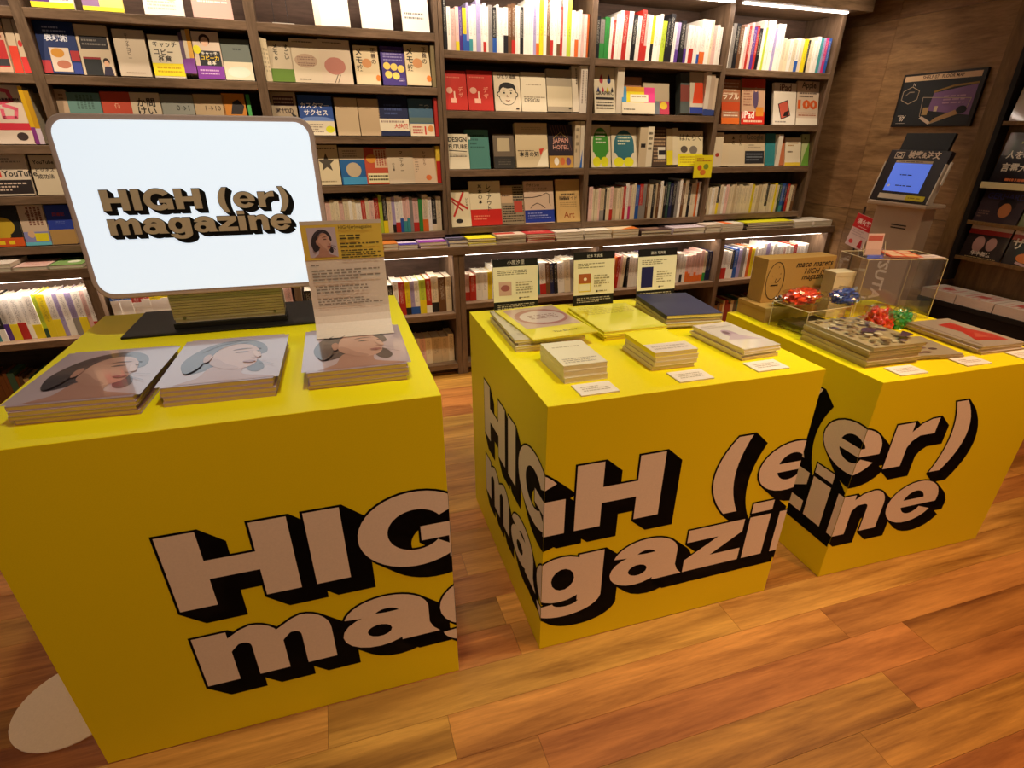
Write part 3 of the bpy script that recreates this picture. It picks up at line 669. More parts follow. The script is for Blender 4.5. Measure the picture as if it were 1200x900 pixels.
cb(234, 265, 39, zB, [('e', .45, .83, .2, .12, '#3a2420'), ('e', .45, .79, .14, .1, '#e2b79a'), ('r', .16, .28, .96, .6, '#25262e'), ('t', 'キャッチ', .25, .5, .6, '#e8e2d6', .02), ('t', 'コピー力', .22, .4, .66, '#f2d030', .02), ('t', '基本', .42, .3, .34, '#e8e2d6', .02), ('r', 0, 0, 1, .28, '#7a2f96'), ('e', .12, .62, .14, .09, '#e8dc20'), ('l', .1, .08, .8, .22, 2, '#c8a0d0')], 'book with purple band, black title box and smiling face', '#d8c2b0', dy=-0.004)
cb(266, 299, 48, zB, [('r', 0, 0, 1, .45, '#ded2b8'), ('e', .5, .2, .4, .14, '#cfdccc'), ('l', .4, .72, .7, .8, 1, '#3f4648')], 'grey-green book with cream lower half beside an upright', '#69706a')
for k, px in enumerate((311.2, 314.2, 317.2)): cb(px, px + 2.9, 45 + k, zB, [('l', .2, .2, .8, .8, 6, '#a89880')], f'{ordn(k + 1)} of three slim cream volumes left of the green-banded memo book', '#dccbaa', th=0.12, lean=0.02)
cb(320.4, 347, 50, zB, [('r', 0, 0, 1, .32, '#5b7a22'), ('v', 'すごい', .78, .93, .19, K), ('v', 'メモ。', .3, .93, .2, K)], 'beige memo book with moss green band', '#c8b79c')
cb(346, 379, 47, zB, [('e', .5, .5, .4, .16, '#b89a80'), ('l', .2, .38, .8, .6, 5, '#8a6a58'), ('l', .2, .05, .6, .1, 1, '#54463c'), ('l', .1, .9, .8, .95, 1, '#6f5f50')], 'beige book with faint brown crowd drawing', '#d2c0a4')
cb(379, 415, 48, zB, [('e', .46, .4, .34, .2, '#b8786a'), ('ln', [(.4, .02), (.52, .2)], .02, '#3a2a28'), ('ln', [(.5, .02), (.6, .2)], .02, '#3a2a28'), ('l', .15, .9, .75, .95, 1, '#6f5f50')], 'beige book with pink fan-shaped tree drawing', '#d2bda4')
cb(419, 447, 55, zB, [('v', 'メモ技', .2, .92, .26, K), ('v', '正義の', .8, .96, .19, '#4a3328'), ('e', .5, .55, .2, .12, '#c98a58'), ('e', .92, .18, .1, .08, '#e07828')], 'cream book with black memo title, left of the purple one', '#d8c39e')
cb(450, 477, 56, zB, [('l', .1, .62, .9, .92, 4, '#8a80b8')] + [('e', x, z, .15, .095, '#e8c862') for x, z in ((.22, .5), (.52, .48), (.82, .44), (.26, .28), (.58, .25))] + [('l', .7, .1, .92, .2, 2, '#c8b8d8')], 'deep purple book with pale yellow discs', '#3d2a78')
cb(478, 506, 55, zB, [('v', 'メモ技', .2, .92, .26, K), ('v', '正義の', .8, .96, .19, '#4a3328'), ('e', .5, .55, .2, .12, '#c98a58'), ('e', .92, .18, .1, .08, '#e07828')], 'cream book with black memo title, right of the purple one', '#d8c39e', dy=-0.006, th=0.03)
cb(507, 512, 54, zB, None, 'slim olive book closing the second row', '#8a7a58', th=0.1, lean=0.02)
# third row, left case (most of the first bay hides behind the sign)
cb(-14, 42, 101, 1.284, [('ln', [(.3, .95), (.7, .9), (.75, .75), (.5, .7)], .09, '#d8506a'), ('ln', [(.55, .66), (.8, .6), (.75, .45), (.5, .45), (.5, .58)], .08, '#e0607a'), ('r', 0, .24, 1, .36, '#c8283c'), ('l', .1, .72, .9, .8, 1, '#5a3a40'), ('e', .78, .13, .12, .07, '#3a2a28')], 'off-white book with looping pink lettering and red band', '#d9c6b6')
cb(43, 48, 103, 1.284, [('r', 0, 0, 1, .3, '#8a3a8a')], 'slim yellow book with purple foot beside the pink-lettered cover', '#e0b21c', th=0.11, lean=0.03)
cb(48, 54, 108, 1.284, [('r', 0, 0, 1, .3, '#d8c8d8')], 'slim mustard book next to the far left upright', '#c8981c', th=0.11, lean=0.03)
zC = 1.326
for a, b, t, cc, lab, ops in ((63, 89, 106, '#b59a80', 'beige-brown book half hidden behind the left end of the sign', [('l', .3, .75, .7, .92, 2, '#6a5040')]),
        (89, 127, 110, '#5f8580', 'muted teal book half hidden behind the sign', [('vl', .25, .6, .8, .95, 5, '#47655f')]),
        (128, 162, 109, '#b8432a', 'brick red book half hidden behind the sign', [('t', '働', .42, .6, .2, '#d8a080')]),
        (162, 196, 110, '#cdbba0', 'cream book with two-line black question title above the sign', [('t', 'か問', .2, .66, .62, '#2a2222', .02), ('t', 'けい', .2, .46, .62, '#2a2222', .02)]),
        (197, 234, 112, '#8f9088', 'grey book with numerals half hidden behind the sign', [('t', '0→1', .45, .6, .4, '#3f403c')]),
        (235, 270, 112, '#b39a78', 'tan book with numerals half hidden behind the sign', [('t', '1→10', .35, .6, .5, '#5a4a38')]),
        (268, 294, 111, '#c07a28', 'orange book with dark animal shape above the sign', [('p', [(.3, .5), (.45, .8), (.7, .86), (.95, .7), (.8, .5)], '#2a2222')]),
        (296, 300, 112, '#3f9a48', 'slim green book beside the second upright', None)):
    cb(a, b, t, zC, ops, lab, cc)
cb(316, 321, 107, zC, None, 'slim cream book left of the brown-titled cover', '#d2c4a8', th=0.1, lean=0.03)
cb(322, 353, 109, zC, [('r', .1, .68, .9, .9, '#4a3038'), ('l', .12, .72, .88, .88, 2, '#b8a090'), ('t', '時代の', .15, .5, .7, '#3a2c2a', .02), ('p', [(.7, .55), (.95, .45), (.85, .38)], K)], 'grey-brown book with dark title plate behind the sign corner', '#a8957c')
cb(355, 394, 113, zC, [('t', 'カスタマー', .06, .68, .84, '#e8e6ee', .02), ('t', 'サクセス', .14, .5, .7, '#e8e6ee', .02), ('e', .5, .38, .5, .09, '#6a86c8'), ('r', 0, 0, 1, .36, '#e2d5bc'), ('e', .85, .15, .13, .09, '#d8d820'), ('l', .1, .06, .65, .3, 4, '#a09080')], 'blue book with white title above a cream band', '#284a94')
cb(397, 423, 116, zC, [('l', .2, .7, .6, .78, 1, '#a08a6a')], 'plain kraft book, left of a matching pair', '#c2a987')
cb(424, 448, 117, zC, [('l', .3, .7, .6, .78, 1, '#a08a6a')], 'plain kraft book, right of a matching pair', '#bba07e', th=0.014)
cb(447, 481, 112, zC, [('r', 0, .12, 1, .42, '#e4d7bd'), ('t', '大絶賛', .48, .18, .48, '#c83222', .02), ('l', .05, .3, .85, .4, 1, '#a08a80'), ('l', .2, .5, .8, .8, 3, '#3a4878')], 'navy book with cream band and red characters', '#141d44')
cb(482, 510, 117, zC, [('t', 'ニつ', .45, .74, .4, '#c8d0cc'), ('r', 0, .36, 1, .5, '#5a6a62'), ('r', 0, 0, 1, .33, '#e0cdb0'), ('ln', [(.62, .05), (.62, .25)], .06, '#c83222'), ('e', .85, .2, .12, .09, '#d88a48'), ('l', .1, .05, .5, .28, 3, '#b8564a')], 'slate blue landscape book with cream and red band', '#3f5f78')
cb(511, 516, 116, zC, None, 'slim red book at the end of the third row', '#b02a24', th=0.1, lean=0.03)
# fourth row, left case
zD = 1.095
cb(-25, 42, 178, 1.077, [('r', .2, .44, .5, .6, '#d82a22'), ('p', [(.3, .48), (.3, .56), (.4, .52)], '#f4eee4'), ('t', 'YouTube', .52, .46, .62, '#2a2626', .02), ('r', 0, .04, 1, .38, '#2a2020'), ('l', .1, .1, .9, .33, 3, '#d8c0b0'), ('l', .5, .78, .9, .92, 2, '#9a8a80')], 'white book with red play badge and dark lower band', '#dccbb8')
cb(45.5, 76, 183, 1.077, [('t', 'YouTube', .1, .78, .8, K, .02), ('t', 'ビジネス', .15, .58, .7, '#4a403c', .02), ('t', '成功法', .15, .4, .65, '#4a403c', .02)], 'cream book with three lines of dark title beside the sign', '#d2c2a8')
cb(372, 401, 171, zD, [('p', [(.5 + .36 * (1 if k % 2 == 0 else .42) * math.sin(math.pi * k / 5), .56 + .25 * (1 if k % 2 == 0 else .42) * math.cos(math.pi * k / 5)) for k in range(10)], '#4a4238'), ('l', .1, .88, .9, .95, 1, '#4a4238'), ('l', .1, .06, .8, .12, 1, '#8a7a60')], 'beige book with one large dark star', '#d2c2a0')
cb(402, 431, 174, zD, [('r', 0, .68, 1, 1, '#c4b49c'), ('e', .52, .4, .3, .2, '#b8a68a'), ('r', .05, .0, 1, .2, '#3f8fc0'), ('l', .15, .74, .7, .94, 3, '#8a7a70')], 'blue book with fuzzy beige patch', '#1f5a94')
cb(430, 459, 174, zD, [('r', .42, .45, .95, .95, '#d0ae8c'), ('vl', .48, .5, .9, .92, 4, '#a05040'), ('r', .1, .04, .95, .3, '#e2d6a8'), ('l', .14, .08, .9, .27, 2, '#3a3020'), ('e', .3, .7, .2, .12, '#d08a30')], 'red book with beige panel and cream title strip', '#b84a2e')
cb(457, 487, 175, zD, [('v', 'マーケター', .55, .93, .13, '#3a2c26'), ('v', 'の仕事', .22, .6, .09, '#5a4a40')], 'grey-beige book with tall vertical title', '#cbb89e', dy=-0.004)
cb(486, 514, 174, zD, [('v', 'なぜから', .5, .9, .12, '#7a5a50'), ('e', .62, .16, .12, .08, '#d8703a'), ('l', .1, .3, .25, .7, 6, '#a08a78')], 'pinkish beige book with small orange dot', '#d2b89c')
cb(513, 518, 172, zD, [('r', 0, 0, 1, .6, '#b82420')], 'slim yellow-topped red book ending the fourth row', '#d8b83a', th=0.1, lean=0.03)
# display row standing on the low ledge, far left
cb(-15, 31, 247, 0.86, [('e', .55, .55, .3, .25, '#caa82a'), ('e', .5, .3, .2, .1, '#caa82a'), ('r', 0, .0, 1, .24, '#d85a20'), ('r', .35, .06, .5, .16, '#f0d020'), ('r', .6, .06, .75, .16, '#f0d020')], 'black and yellow patterned book with orange band', '#1c1a16')
cb(32, 62, 241, 0.86, [('t', '億を稼', .25, .72, .6, '#5a2a24', .01), ('vl', .3, .5, .9, .95, 4, '#7a4a40'), ('r', 0, .08, 1, .34, '#8a8ac0'), ('e', .3, .28, .14, .09, '#d8b090'), ('r', .42, .1, .95, .3, '#e0d020'), ('r', 0, 0, 1, .08, '#6ac0d8')], 'beige book with cartoon strip and yellow speech box', '#cbb39c')
cb(63, 92, 241, 0.86, [('r', 0, 0, 1, .38, '#b08a52'), ('t', '反省記', .25, .72, .5, '#b83a2a', .02), ('l', .3, .5, .7, .6, 2, '#5a6ab8')], 'bright blue book with tan lower cover', '#24389a')
cb(92, 98, 240, 0.86, None, 'plain tan book edge behind the blue cover', '#a8875a', th=0.03)
# right case, second row
zr = ZB2
for k, (a, b) in enumerate(((520, 549), (550, 579))):
    cb(a, b, 84, zr, [('e', .22, .5, .14, .08, '#e2a890'), ('r', .4, .3, .46, .48, '#f0c8b0'), ('r', .25, .18, .5, .3, '#e8b098'), ('v', 'デザ', .72, .6, .2, '#e89078'), ('l', .1, .8, .7, .86, 1, '#d8705a')], ('left' if k == 0 else 'right') + ' of two matching red design books', '#c02a1e')
cb(581, 611, 86, zr, [('e', .5, .42, .34, .27, '#1e1a1a'), ('e', .17, .43, .08, .07, '#1e1a1a'), ('e', .83, .43, .08, .07, '#1e1a1a'), ('e', .18, .43, .055, .05, '#d8c8ae'), ('e', .82, .43, .055, .05, '#d8c8ae'), ('e', .5, .415, .315, .25, '#d8c8ae'), ('p', smooth([(.17, .5), (.2, .64), (.36, .73), (.6, .735), (.79, .66), (.83, .5), (.76, .57), (.68, .6), (.5, .585), (.34, .61), (.24, .56)]), '#1e1a1a'), ('e', .37, .47, .035, .025, '#1e1a1a'), ('e', .63, .47, .035, .025, '#1e1a1a'), ('ln', [(.32, .53), (.42, .54)], .02, '#1e1a1a'), ('ln', [(.58, .54), (.68, .53)], .02, '#1e1a1a'), ('ln', [(.48, .42), (.46, .37), (.52, .37)], .018, '#8a5a48'), ('ln', [(.42, .28), (.5, .26), (.58, .28)], .022, '#8a4a40'), ('t', 'ひとり発想', .15, .84, .7, '#3a302c'), ('r', .8, .05, .92, .09, '#2a2424')], 'beige book with line drawing of a boy face', '#d8c8ae')
cb(612, 641, 86, zr, [('l', .2, .66, .8, .72, 1, '#9a8a74'), ('l', .1, .34, .95, .4, 1, '#8a7a64'), ('t', 'DESIGN', .12, .24, .6, '#4a4036')], 'plain beige book with two thin title lines', '#d6c8ae')
cb(642, 671, 83, zr, [('r', 0, .12, 1, .6, '#cbbb9c'), ('r', .85, .06, .95, .1, '#3a342c')], 'wide grey-topped cream book', '#a0927c', th=0.025)
cb(671.5, 678.5, 78, zr, [('vl', .6, .6, .9, .95, 1, '#5a4a3c')], 'turned cream book beside two white volumes', '#d8cab4', th=0.03)
for k, px in enumerate((679, 684)): cb(px, px + 5, 77, zr, [('vl', .3, .2, .7, .9, 1, '#9a8a80')], ('first' if k == 0 else 'second') + ' slim white volume next to the second upright', '#e4d8ca', th=0.12, lean=0.02)
def drop(cx, cz, s, col): return ('p', [(cx, cz + s)] + ell(cx, cz, s * .62, s * .48, 12, 30, -210), col)
cb(697, 721, 79, zr, [drop(.35, .72, .14, '#b03a48'), drop(.72, .72, .14, '#1c3a78'), drop(.2, .5, .085, '#24307a'), drop(.42, .5, .085, '#c82a48'), drop(.64, .5, .085, '#d8c020'), drop(.86, .5, .085, '#1c1a20'), ('t', 'GRAPHIC', .08, .4, .84, '#2a2424', .02), ('r', .08, .3, .92, .35, '#2a2424'), ('l', .1, .08, .9, .27, 3, '#3a3430')], 'white colour book with ink drops', '#e0d2b6', dy=-0.004)
for k, px in enumerate((721, 725)): cb(px, px + 4, 79, zr, None, ('left' if k == 0 else 'right') + ' slim white copy behind the ink-drop cover', '#e4d8c4', th=0.1, lean=0.03)
cb(729, 767, 103, zr, [('r', 0, .42, .14, 1, '#4a90c0'), ('r', .14, .42, 1, 1, '#e2cc20'), ('r', .68, .42, 1, 1, '#d83a80'), ('r', .14, .82, .68, 1, '#d89a20'), ('r', .25, .45, .8, .72, '#e8dcc4'), ('l', .3, .6, .75, .67, 1, '#a08a6a'), ('r', 0, 0, 1, .42, '#ddd0b4'), ('l', .05, .12, .4, .2, 1, '#4a4036')], 'multicoloured yellow, pink and blue book', '#ddd0b4', dy=-0.016)
cb(729, 752, 91, zr, [('r', .0, .5, 1, 1, '#9a6a50')], 'reddish book peeking above the multicoloured one', '#a8604a', dy=0.02, th=0.01)
cb(754, 784, 98, zr, [('r', .35, 0, 1, .42, '#b83a52'), ('r', .35, 0, .62, .42, '#6a7078'), ('e', .78, .28, .14, .12, '#d8b830')], 'grey-beige book with red corner block', '#a8977e', dy=0.006)
cb(797, 808, 88, zr, [('r', 0, .3, 1, .7, '#7a3a30')], 'dark slate book before the red and white one', '#4a504c', th=0.05)
cb(808, 823, 82, zr, [('p', [(.2, .25), (1, .25), (1, .75), (.4, .75)], '#d8451e'), ('r', 0, 0, 1, .16, '#2a3a8a')], 'white book with orange-red block and blue foot', '#c8b8a2', dy=-0.004, th=0.05)
for k, px in enumerate((823, 828, 833)): cb(px, px + 5, 84 + 4 * k, zr, [('r', 0, 0, 1, .15, '#3a4a8a')], f'{ordn(k + 1)} slim pale volume left of the third upright', ('#e0d2c0', '#c8b09a', '#d8c2a8')[k], th=0.1, lean=0.03)
# magazines, right bay
zm = 1.406
cb(845, 866, 94, zm, [('r', 0, .3, 1, .5, '#c8502a'), ('t', 'ラブル', .05, .55, .9, '#f0e4d0', .02), ('r', 0, 0, 1, .14, '#d86a2a'), ('l', .1, .65, .9, .95, 4, '#d8b89a'), ('l', .1, .16, .9, .28, 2, '#e8d8c0')], 'orange magazine beside the third upright', '#a86a4a', gloss=True, name='magazine', cat='magazine')
cb(868, 895, 93, zm, [('r', 0, .8, 1, 1, '#c83a24'), ('e', .6, .58, .12, .24, '#5a4a6a'), ('e', .6, .76, .07, .05, '#d8a888'), ('r', 0, 0, 1, .28, '#c82a1e'), ('t', 'iPad', .06, .13, .5, '#f4ece0', .02), ('l', .1, .02, .9, .11, 1, '#f0d0b0'), ('r', .62, .18, .95, .38, '#d88a30'), ('l', .08, .4, .42, .76, 6, '#a0705a')], 'magazine with standing figure over a red lower band', '#c8a184', gloss=True, name='magazine', cat='magazine')
cb(905, 931, 98, zm, [('t', 'iPad', .25, .8, .52, '#5a3a48', .02), ('p', [(.2, .5), (.62, .6), (.78, .22), (.36, .12)], '#2a2428'), ('p', [(.24, .49), (.6, .57), (.74, .24), (.38, .15)], '#c85a4a'), ('p', [(.5, .3), (.7, .35), (.7, .22), (.45, .2)], '#1e1a1e'), ('l', .1, .04, .9, .1, 1, '#8a8078')], 'white magazine with slanted red tablet picture', '#e4d8c8', gloss=True, name='magazine', cat='magazine')
cb(932, 960, 96, zm, [('t', 'Apple', .2, .8, .65, '#2a2424', .02), ('t', '100', .05, .36, .9, '#d85a1e', .05, .22), ('l', .1, .62, .9, .76, 2, '#5a4a44'), ('l', .1, .2, .9, .3, 2, '#a05a3a'), ('r', 0, 0, 1, .16, '#e8dcc8')], 'magazine with huge orange number on white', '#d2bca6', gloss=True, name='magazine', cat='magazine')
# right case, third row
z3 = 1.164
cb(524, 551, 158, z3, [('t', 'DESIGN', .06, .78, .88, '#2a2624', .03), ('t', 'FUTURE', .06, .58, .88, '#2a2624', .03), ('ln', [(.06, .54), (.9, .5)], .03, '#2a2624'), ('l', .08, .34, .9, .46, 2, '#3a3430')], 'cream book with two heavy black English words', '#d8cbb0', dy=-0.006)
cb(548, 575, 153, z3, [('l', .2, .5, .8, .9, 4, '#2f5a54'), ('r', .15, .75, .22, .85, '#d8e0d0')], 'teal green book behind the cream one', '#4a8078', dy=0.008)
cb(580, 604, 158, z3, [('r', .2, .5, .78, .88, '#b8a888'), ('r', 0, 0, 1, .35, '#2e2a26'), ('l', .2, .1, .8, .28, 3, '#5a5248')], 'small grey-brown framed book with dark lower band', '#6a5c4c')
cb(606, 643, 146, z3, [('l', .2, .8, .8, .92, 3, '#b0a080'), ('t', '本身の知', .1, .24, .6, '#2a2420', .02), ('p', [(.62, .02), (.98, .02), (.98, .42), (.85, .36)], '#e8dcc0'), ('p', [(.72, .42), (.88, .44), (.76, .26)], '#c8402a'), ('l', .05, .36, .55, .4, 1, '#5a4a3c')], 'large pale tan book with fanned paper corner', '#cdb994', th=0.03, dy=-0.003)
cb(644, 672, 147, z3, [('ln', [(.1 + .1 * k, .98), (.35 + .1 * k, .4)], .012, '#8a5a48') for k in range(7)] + [('t', 'JAPAN', .18, .55, .64, '#d8a090', .01), ('t', 'HOTEL', .18, .43, .64, '#d8a090', .01), ('ln', [(.2, .68), (.5, .82), (.8, .68)], .02, '#b89a58'), ('r', 0, 0, 1, .28, '#c09448'), ('e', .3, .15, .1, .09, '#e8e0d0'), ('e', .55, .15, .1, .09, '#c86a3a'), ('e', .8, .15, .1, .09, '#6a4a78')], 'dark patterned travel book with mustard foot', '#2a2028')
cb(672.5, 678.5, 143, z3, [('l', .2, .3, .8, .9, 4, '#8a7a64')], 'slim beige book beside the dark travel book', '#cdbb9c', th=0.1, lean=0.03)
cb(679, 685.5, 143, z3, [('p', [(.0, 0), (.6, 0), (.6, .4)], '#2a6ac0')], 'white book with blue wedge at the foot', '#e0d4c0', th=0.1, lean=0.03)
def badge(col): return [('e', .5, .55, .4, .38, col), ('r', .1, .36, .9, .56, col), ('e', .28, .13, .2, .12, '#d8d41c'), ('e', .68, .13, .2, .12, '#d8d41c'), ('l', .25, .55, .75, .85, 4, '#d0d8b8')]
cb(693, 716, 147, z3, badge('#3f8a2a'), 'cream book with green arch and yellow discs', '#d8ccb0')
cb(717, 746, 150, z3, badge('#2f6a78'), 'cream book with blue-green arch and yellow discs', '#d8ccb0', dy=-0.004)
cb(747, 756, 150, z3, [('r', .2, .5, .8, .6, '#2a2424')], 'slim cream book leaning next to the blue-green arch cover', '#cbb898', th=0.08, lean=0.03)
cb(756, 763, 149, z3, [('l', .2, .4, .8, .9, 4, '#5a5040')], 'slim white book with black marks in the third row', '#e0d4ba', th=0.08, lean=0.03)
cb(764, 781, 150, z3, [('l', .1, .1, .9, .95, 10, '#a88a68'), ('r', .4, .2, .9, .5, '#d8d0c0'), ('r', .45, .3, .9, .42, '#1e1a24')], 'busy dark brown book with pale label', '#4a382c')
cb(781, 788, 154, z3, [('r', 0, 0, 1, .4, '#d8c820')], 'slim beige book with yellow foot before the quiz book', '#c8b690', th=0.06)
cb(788, 794, 153, z3, None, 'slim cream book before the quiz book', '#d6c8a8', th=0.06)
cb(794, 823, 154, z3, [('t', 'はたらく', .08, .72, .84, '#3a3028', .01), ('e', .25, .48, .14, .1, '#5a5046'), ('e', .62, .46, .16, .12, '#7a7064'), ('r', 0, 0, 1, .36, '#e0d420'), ('l', .1, .08, .9, .3, 3, '#b89a20')], 'cream book with animal shapes and yellow lower band', '#d8caa6')
pc = cover_book(812, 833, 182, YD - 0.02, 1.10, [('r', 0, 0, 1, 1, '#d8c81c'), ('l', .12, .7, .9, .9, 2, '#a86a1e'), ('e', .3, .45, .12, .12, '#c0502a'), ('e', .65, .5, .14, .12, '#7a8a2a'), ('e', .5, .25, .16, .12, '#c8702a')], 'small yellow shop card clipped to the third shelf edge', '#d8c81c', th=0.001, lean=0.05, name='shelf_card', cat='card', free=True)
cb(833, 844, 156, 1.16, [('e', .5, .35, .2, .06, '#a83a2a')], 'slim cream book leaning on the third upright', '#d8c8ac', th=0.05, lean=0.06)
cb(844, 853, 159, 1.16, None, 'plain beige book in the right bay, third row', '#cdb998', th=0.03)
cb(853, 871, 158, 1.16, [('v', '本の', .3, .95, .2, '#4a3e34'), ('v', '使い方', .75, .98, .16, '#4a3e34')], 'beige book with vertical title left of the search-engine book', '#cdbb9c')
cb(871, 895, 158, 1.16, [('t', 'Google', .1, .78, .8, '#6a7a74', .01), ('r', .05, .08, .98, .48, '#26282c'), ('l', .12, .16, .9, .42, 3, '#6a7078'), ('l', .2, .55, .8, .7, 2, '#a0907a')], 'cream book with large dark slate panel', '#c8b596')
cb(896, 907, 158, 1.16, None, 'teal book in the right bay, third row', '#2a7a80', th=0.03)
cb(907, 912, 158, 1.16, None, 'slim white book right of the teal one', '#e0d6c4', th=0.08, lean=0.03)
cb(911, 918, 161, 1.16, None, 'terracotta book right of the teal one', '#b86a42', th=0.03)
cb(919, 937, 162, 1.16, [('l', .2, .68, .8, .85, 2, '#a8803a'), ('l', .15, .45, .85, .55, 1, '#6a5a48'), ('r', 0, 0, 1, .12, '#d8b83a')], 'small cream book with gold foot line', '#dccfb4', dy=-0.006)
cb(938, 952, 158, 1.16, [('p', [(0, 0), (1, 0), (1, .8), (.3, .3)], '#6a9a3a'), ('l', .3, .8, .8, .92, 1, '#4a5a3a')], 'pale book with green diagonal beside the end upright', '#b8c08a')
# right case, lowest row of the first bay
ze = 0.86
cb(527, 553, 224, ze, [('ln', [(.15, .3), (.7, .95)], .1, '#b8281e'), ('ln', [(.05, .8), (.85, .5)], .1, '#b8281e'), ('ln', [(.1, .7), (.6, .45)], .06, '#a02018'), ('e', .4, .16, .18, .06, '#2a2420'), ('v', 'いいね', .85, .8, .12, '#4a3a34')], 'cream book with bold red brushed star', '#d6c8aa', dy=-0.01)
cb(553, 589, 213, ze, [('r', 0, 0, 1, .37, '#c0241c'), ('v', 'レイアウト', .62, .93, .14, '#2a2420'), ('v', '基本の本', .34, .93, .13, '#2a2420'), ('l', .1, .12, .6, .25, 2, '#e07a62')], 'cream layout book with red lower band', '#d8cbac', dy=-0.004)
cb(589, 616, 218, ze, [('l', .05, .05, .95, .5, 7, '#2a2620'), ('r', .0, .55, .5, .95, '#c8aa88'), ('l', .05, .7, .45, .78, 1, '#5a4a40'), ('r', .55, .3, .9, .6, '#b84a3a'), ('l', .52, .6, .98, .98, 6, '#1e1c1a')], 'dark mosaic-patterned book next to the layout book', '#9a8a70', dy=0.006)
cb(616, 650, 213, ze, [('r', 0, .02, 1, .32, '#22389a'), ('t', 'デザインの', .08, .87, .45, '#4a3c36'), ('t', 'ストーリーテリング', .08, .79, .7, '#4a3c36'), ('ln', [(.0, .62), (.3, .62), (.6, .66), (.75, .72), (.85, .68), (.84, .5), (.88, .42)], .018, '#1e1a1a'), ('ln', [(.2, .36), (.25, .42), (.42, .48), (.5, .46), (.6, .42), (.7, .36)], .018, '#1e1a1a'), ('l', .1, .1, .9, .27, 3, '#8a96d8')], 'pinkish storytelling book with blue lower band', '#d2b8a0', dy=-0.004)
cb(653, 681, 211, ze, [('l', .2, .5, .8, .7, 2, '#5a4a30'), ('t', '観察ガイド', .12, .52, .76, '#5a4a34', .01), ('l', .15, .35, .85, .48, 3, '#a88a58'), ('t', 'Art', .3, .1, .45, '#a0522a', .01)], 'tan guidebook with brown script at the foot', '#cda86c', dy=-0.004)

# ================================================================== flat stacks on the worktop
def worktop_stack(px0, px1, ztop, n, cover, what, where, ops=None, d=0.19, rz=0.0, mix=None, edge=None, rs=1):
    zt = 0.7735; ztop = min(0.822 if px0 > 540 else 0.808, zt + (ztop - zt) * 1.45); t = (ztop - zt) / n; rr = random.Random(rs + int(px0))
    a = on_y(px0, 291 - (px0 - 526) * 0.06, YL + 0.012).x; b = on_y(px1, 291 - (px1 - 526) * 0.06, YL + 0.012).x
    # pixel row of the stack's foot differs little along the edge; x is what matters
    w = b - a
    for k in range(n):
        top = k == n - 1; pos = 'topmost' if top else ordn(n - k) + ' from top'
        cc = cover if top or not mix else mix[k % len(mix)]
        nm = what if top or not mix else 'other book'
        flat_book((a + b) / 2 + rr.uniform(-.003, .003), YL + 0.015 + d / 2 + rr.uniform(0, .004), zt + k * t, w - 0.004, d, t - 0.0006, rz + rr.uniform(-.02, .02), cc,
                  f'{what} lying {pos} in flat stack {where}' if n > 1 else f'{what} lying flat {where}', ops if top else None, 'flat_book', 'book', 'flat books on the worktop', edge)
worktop_stack(450, 468, 0.80, 2, '#c8742e', 'orange paperback', 'by the folded sheet')
worktop_stack(468, 491, 0.79, 2, '#d8cce0', 'violet-striped white book', 'near the folded sheet', [('r', 0, 0, 1, .3, '#4a3a9a'), ('l', .1, .5, .9, .8, 2, '#9a70a8')])
worktop_stack(492, 525, 0.795, 2, '#c8a8d0', 'purple-edged pink book', 'by the bookcase joint', [('r', 0, 0, 1, .35, '#8a3aa8'), ('l', .1, .5, .9, .8, 2, '#a86a6a')])
worktop_stack(526, 549, 0.80, 2, '#8a86a8', 'black and lilac book', 'left of the yellow one', [('r', 0, 0, 1, .45, '#241f28'), ('l', .1, .1, .9, .3, 2, '#6a6478')])
worktop_stack(549, 582, 0.80, 3, '#e6dc1e', 'bright yellow book', 'before the layout book')
worktop_stack(583, 617, 0.822, 6, '#d8c4b0', 'red and white magazine', 'taller than all others', [('r', 0, .2, .7, .5, '#b83a2a'), ('l', .1, .6, .9, .9, 2, '#8a5a4a')], mix=('#8a6a58', '#c8b8a0', '#5a4a48'))
worktop_stack(618, 651, 0.82, 4, '#c23a3a', 'red-covered book', 'before the storytelling book', [('l', .2, .3, .8, .6, 2, '#e09080')])
worktop_stack(652, 684, 0.81, 3, '#e2d6c6', 'blank white book', 'before the tan guidebook')
worktop_stack(685, 717, 0.815, 3, '#e6dccc', 'white booklet', 'right of the blank white stack', [('l', .2, .6, .8, .8, 1, '#5a4a40')])
worktop_stack(718, 749, 0.81, 3, '#e0c8a0', 'cream book with orange edge', 'before the spine row', [('p', [(.3, 0), (1, 0), (1, .5)], '#d8742a')])
worktop_stack(751, 787, 0.797, 2, '#4a3432', 'dark artwork book', 'right of the orange-edged one', [('e', .5, .5, .3, .3, '#8a6a5a'), ('r', 0, .8, .4, 1, '#b02a22')])
worktop_stack(789, 826, 0.80, 2, '#cfc0cc', 'pale violet book', 'left of the orange-tabbed stack', [('l', .1, .2, .9, .8, 3, '#a08a98')])
worktop_stack(827, 845, 0.81, 3, '#d8c6b8', 'narrow beige book', 'next to the orange-tabbed stack')
worktop_stack(846, 871, 0.822, 4, '#e4dacb', 'white book with orange tab', 'near the third upright', [('r', .15, 0, .5, 1, '#dc6a2a'), ('l', .6, .3, .95, .7, 2, '#a89a8a')])
worktop_stack(875, 930, 0.818, 4, '#dcd81a', 'lime yellow magazine', 'at the right of the worktop', mix=('#4a4440', '#6a5a50', '#3a3638'), d=0.2)
worktop_stack(932, 952, 0.80, 2, '#e2d8c8', 'white paperback', 'right of the lime yellow stack')
worktop_stack(953, 975, 0.80, 2, '#e6dccc', 'white paperback', 'against the wood-panelled wall')
worktop_stack(-40, 16, 0.80, 2, '#e0d2c4', 'pale magazine', 'at the left picture edge', d=0.2)
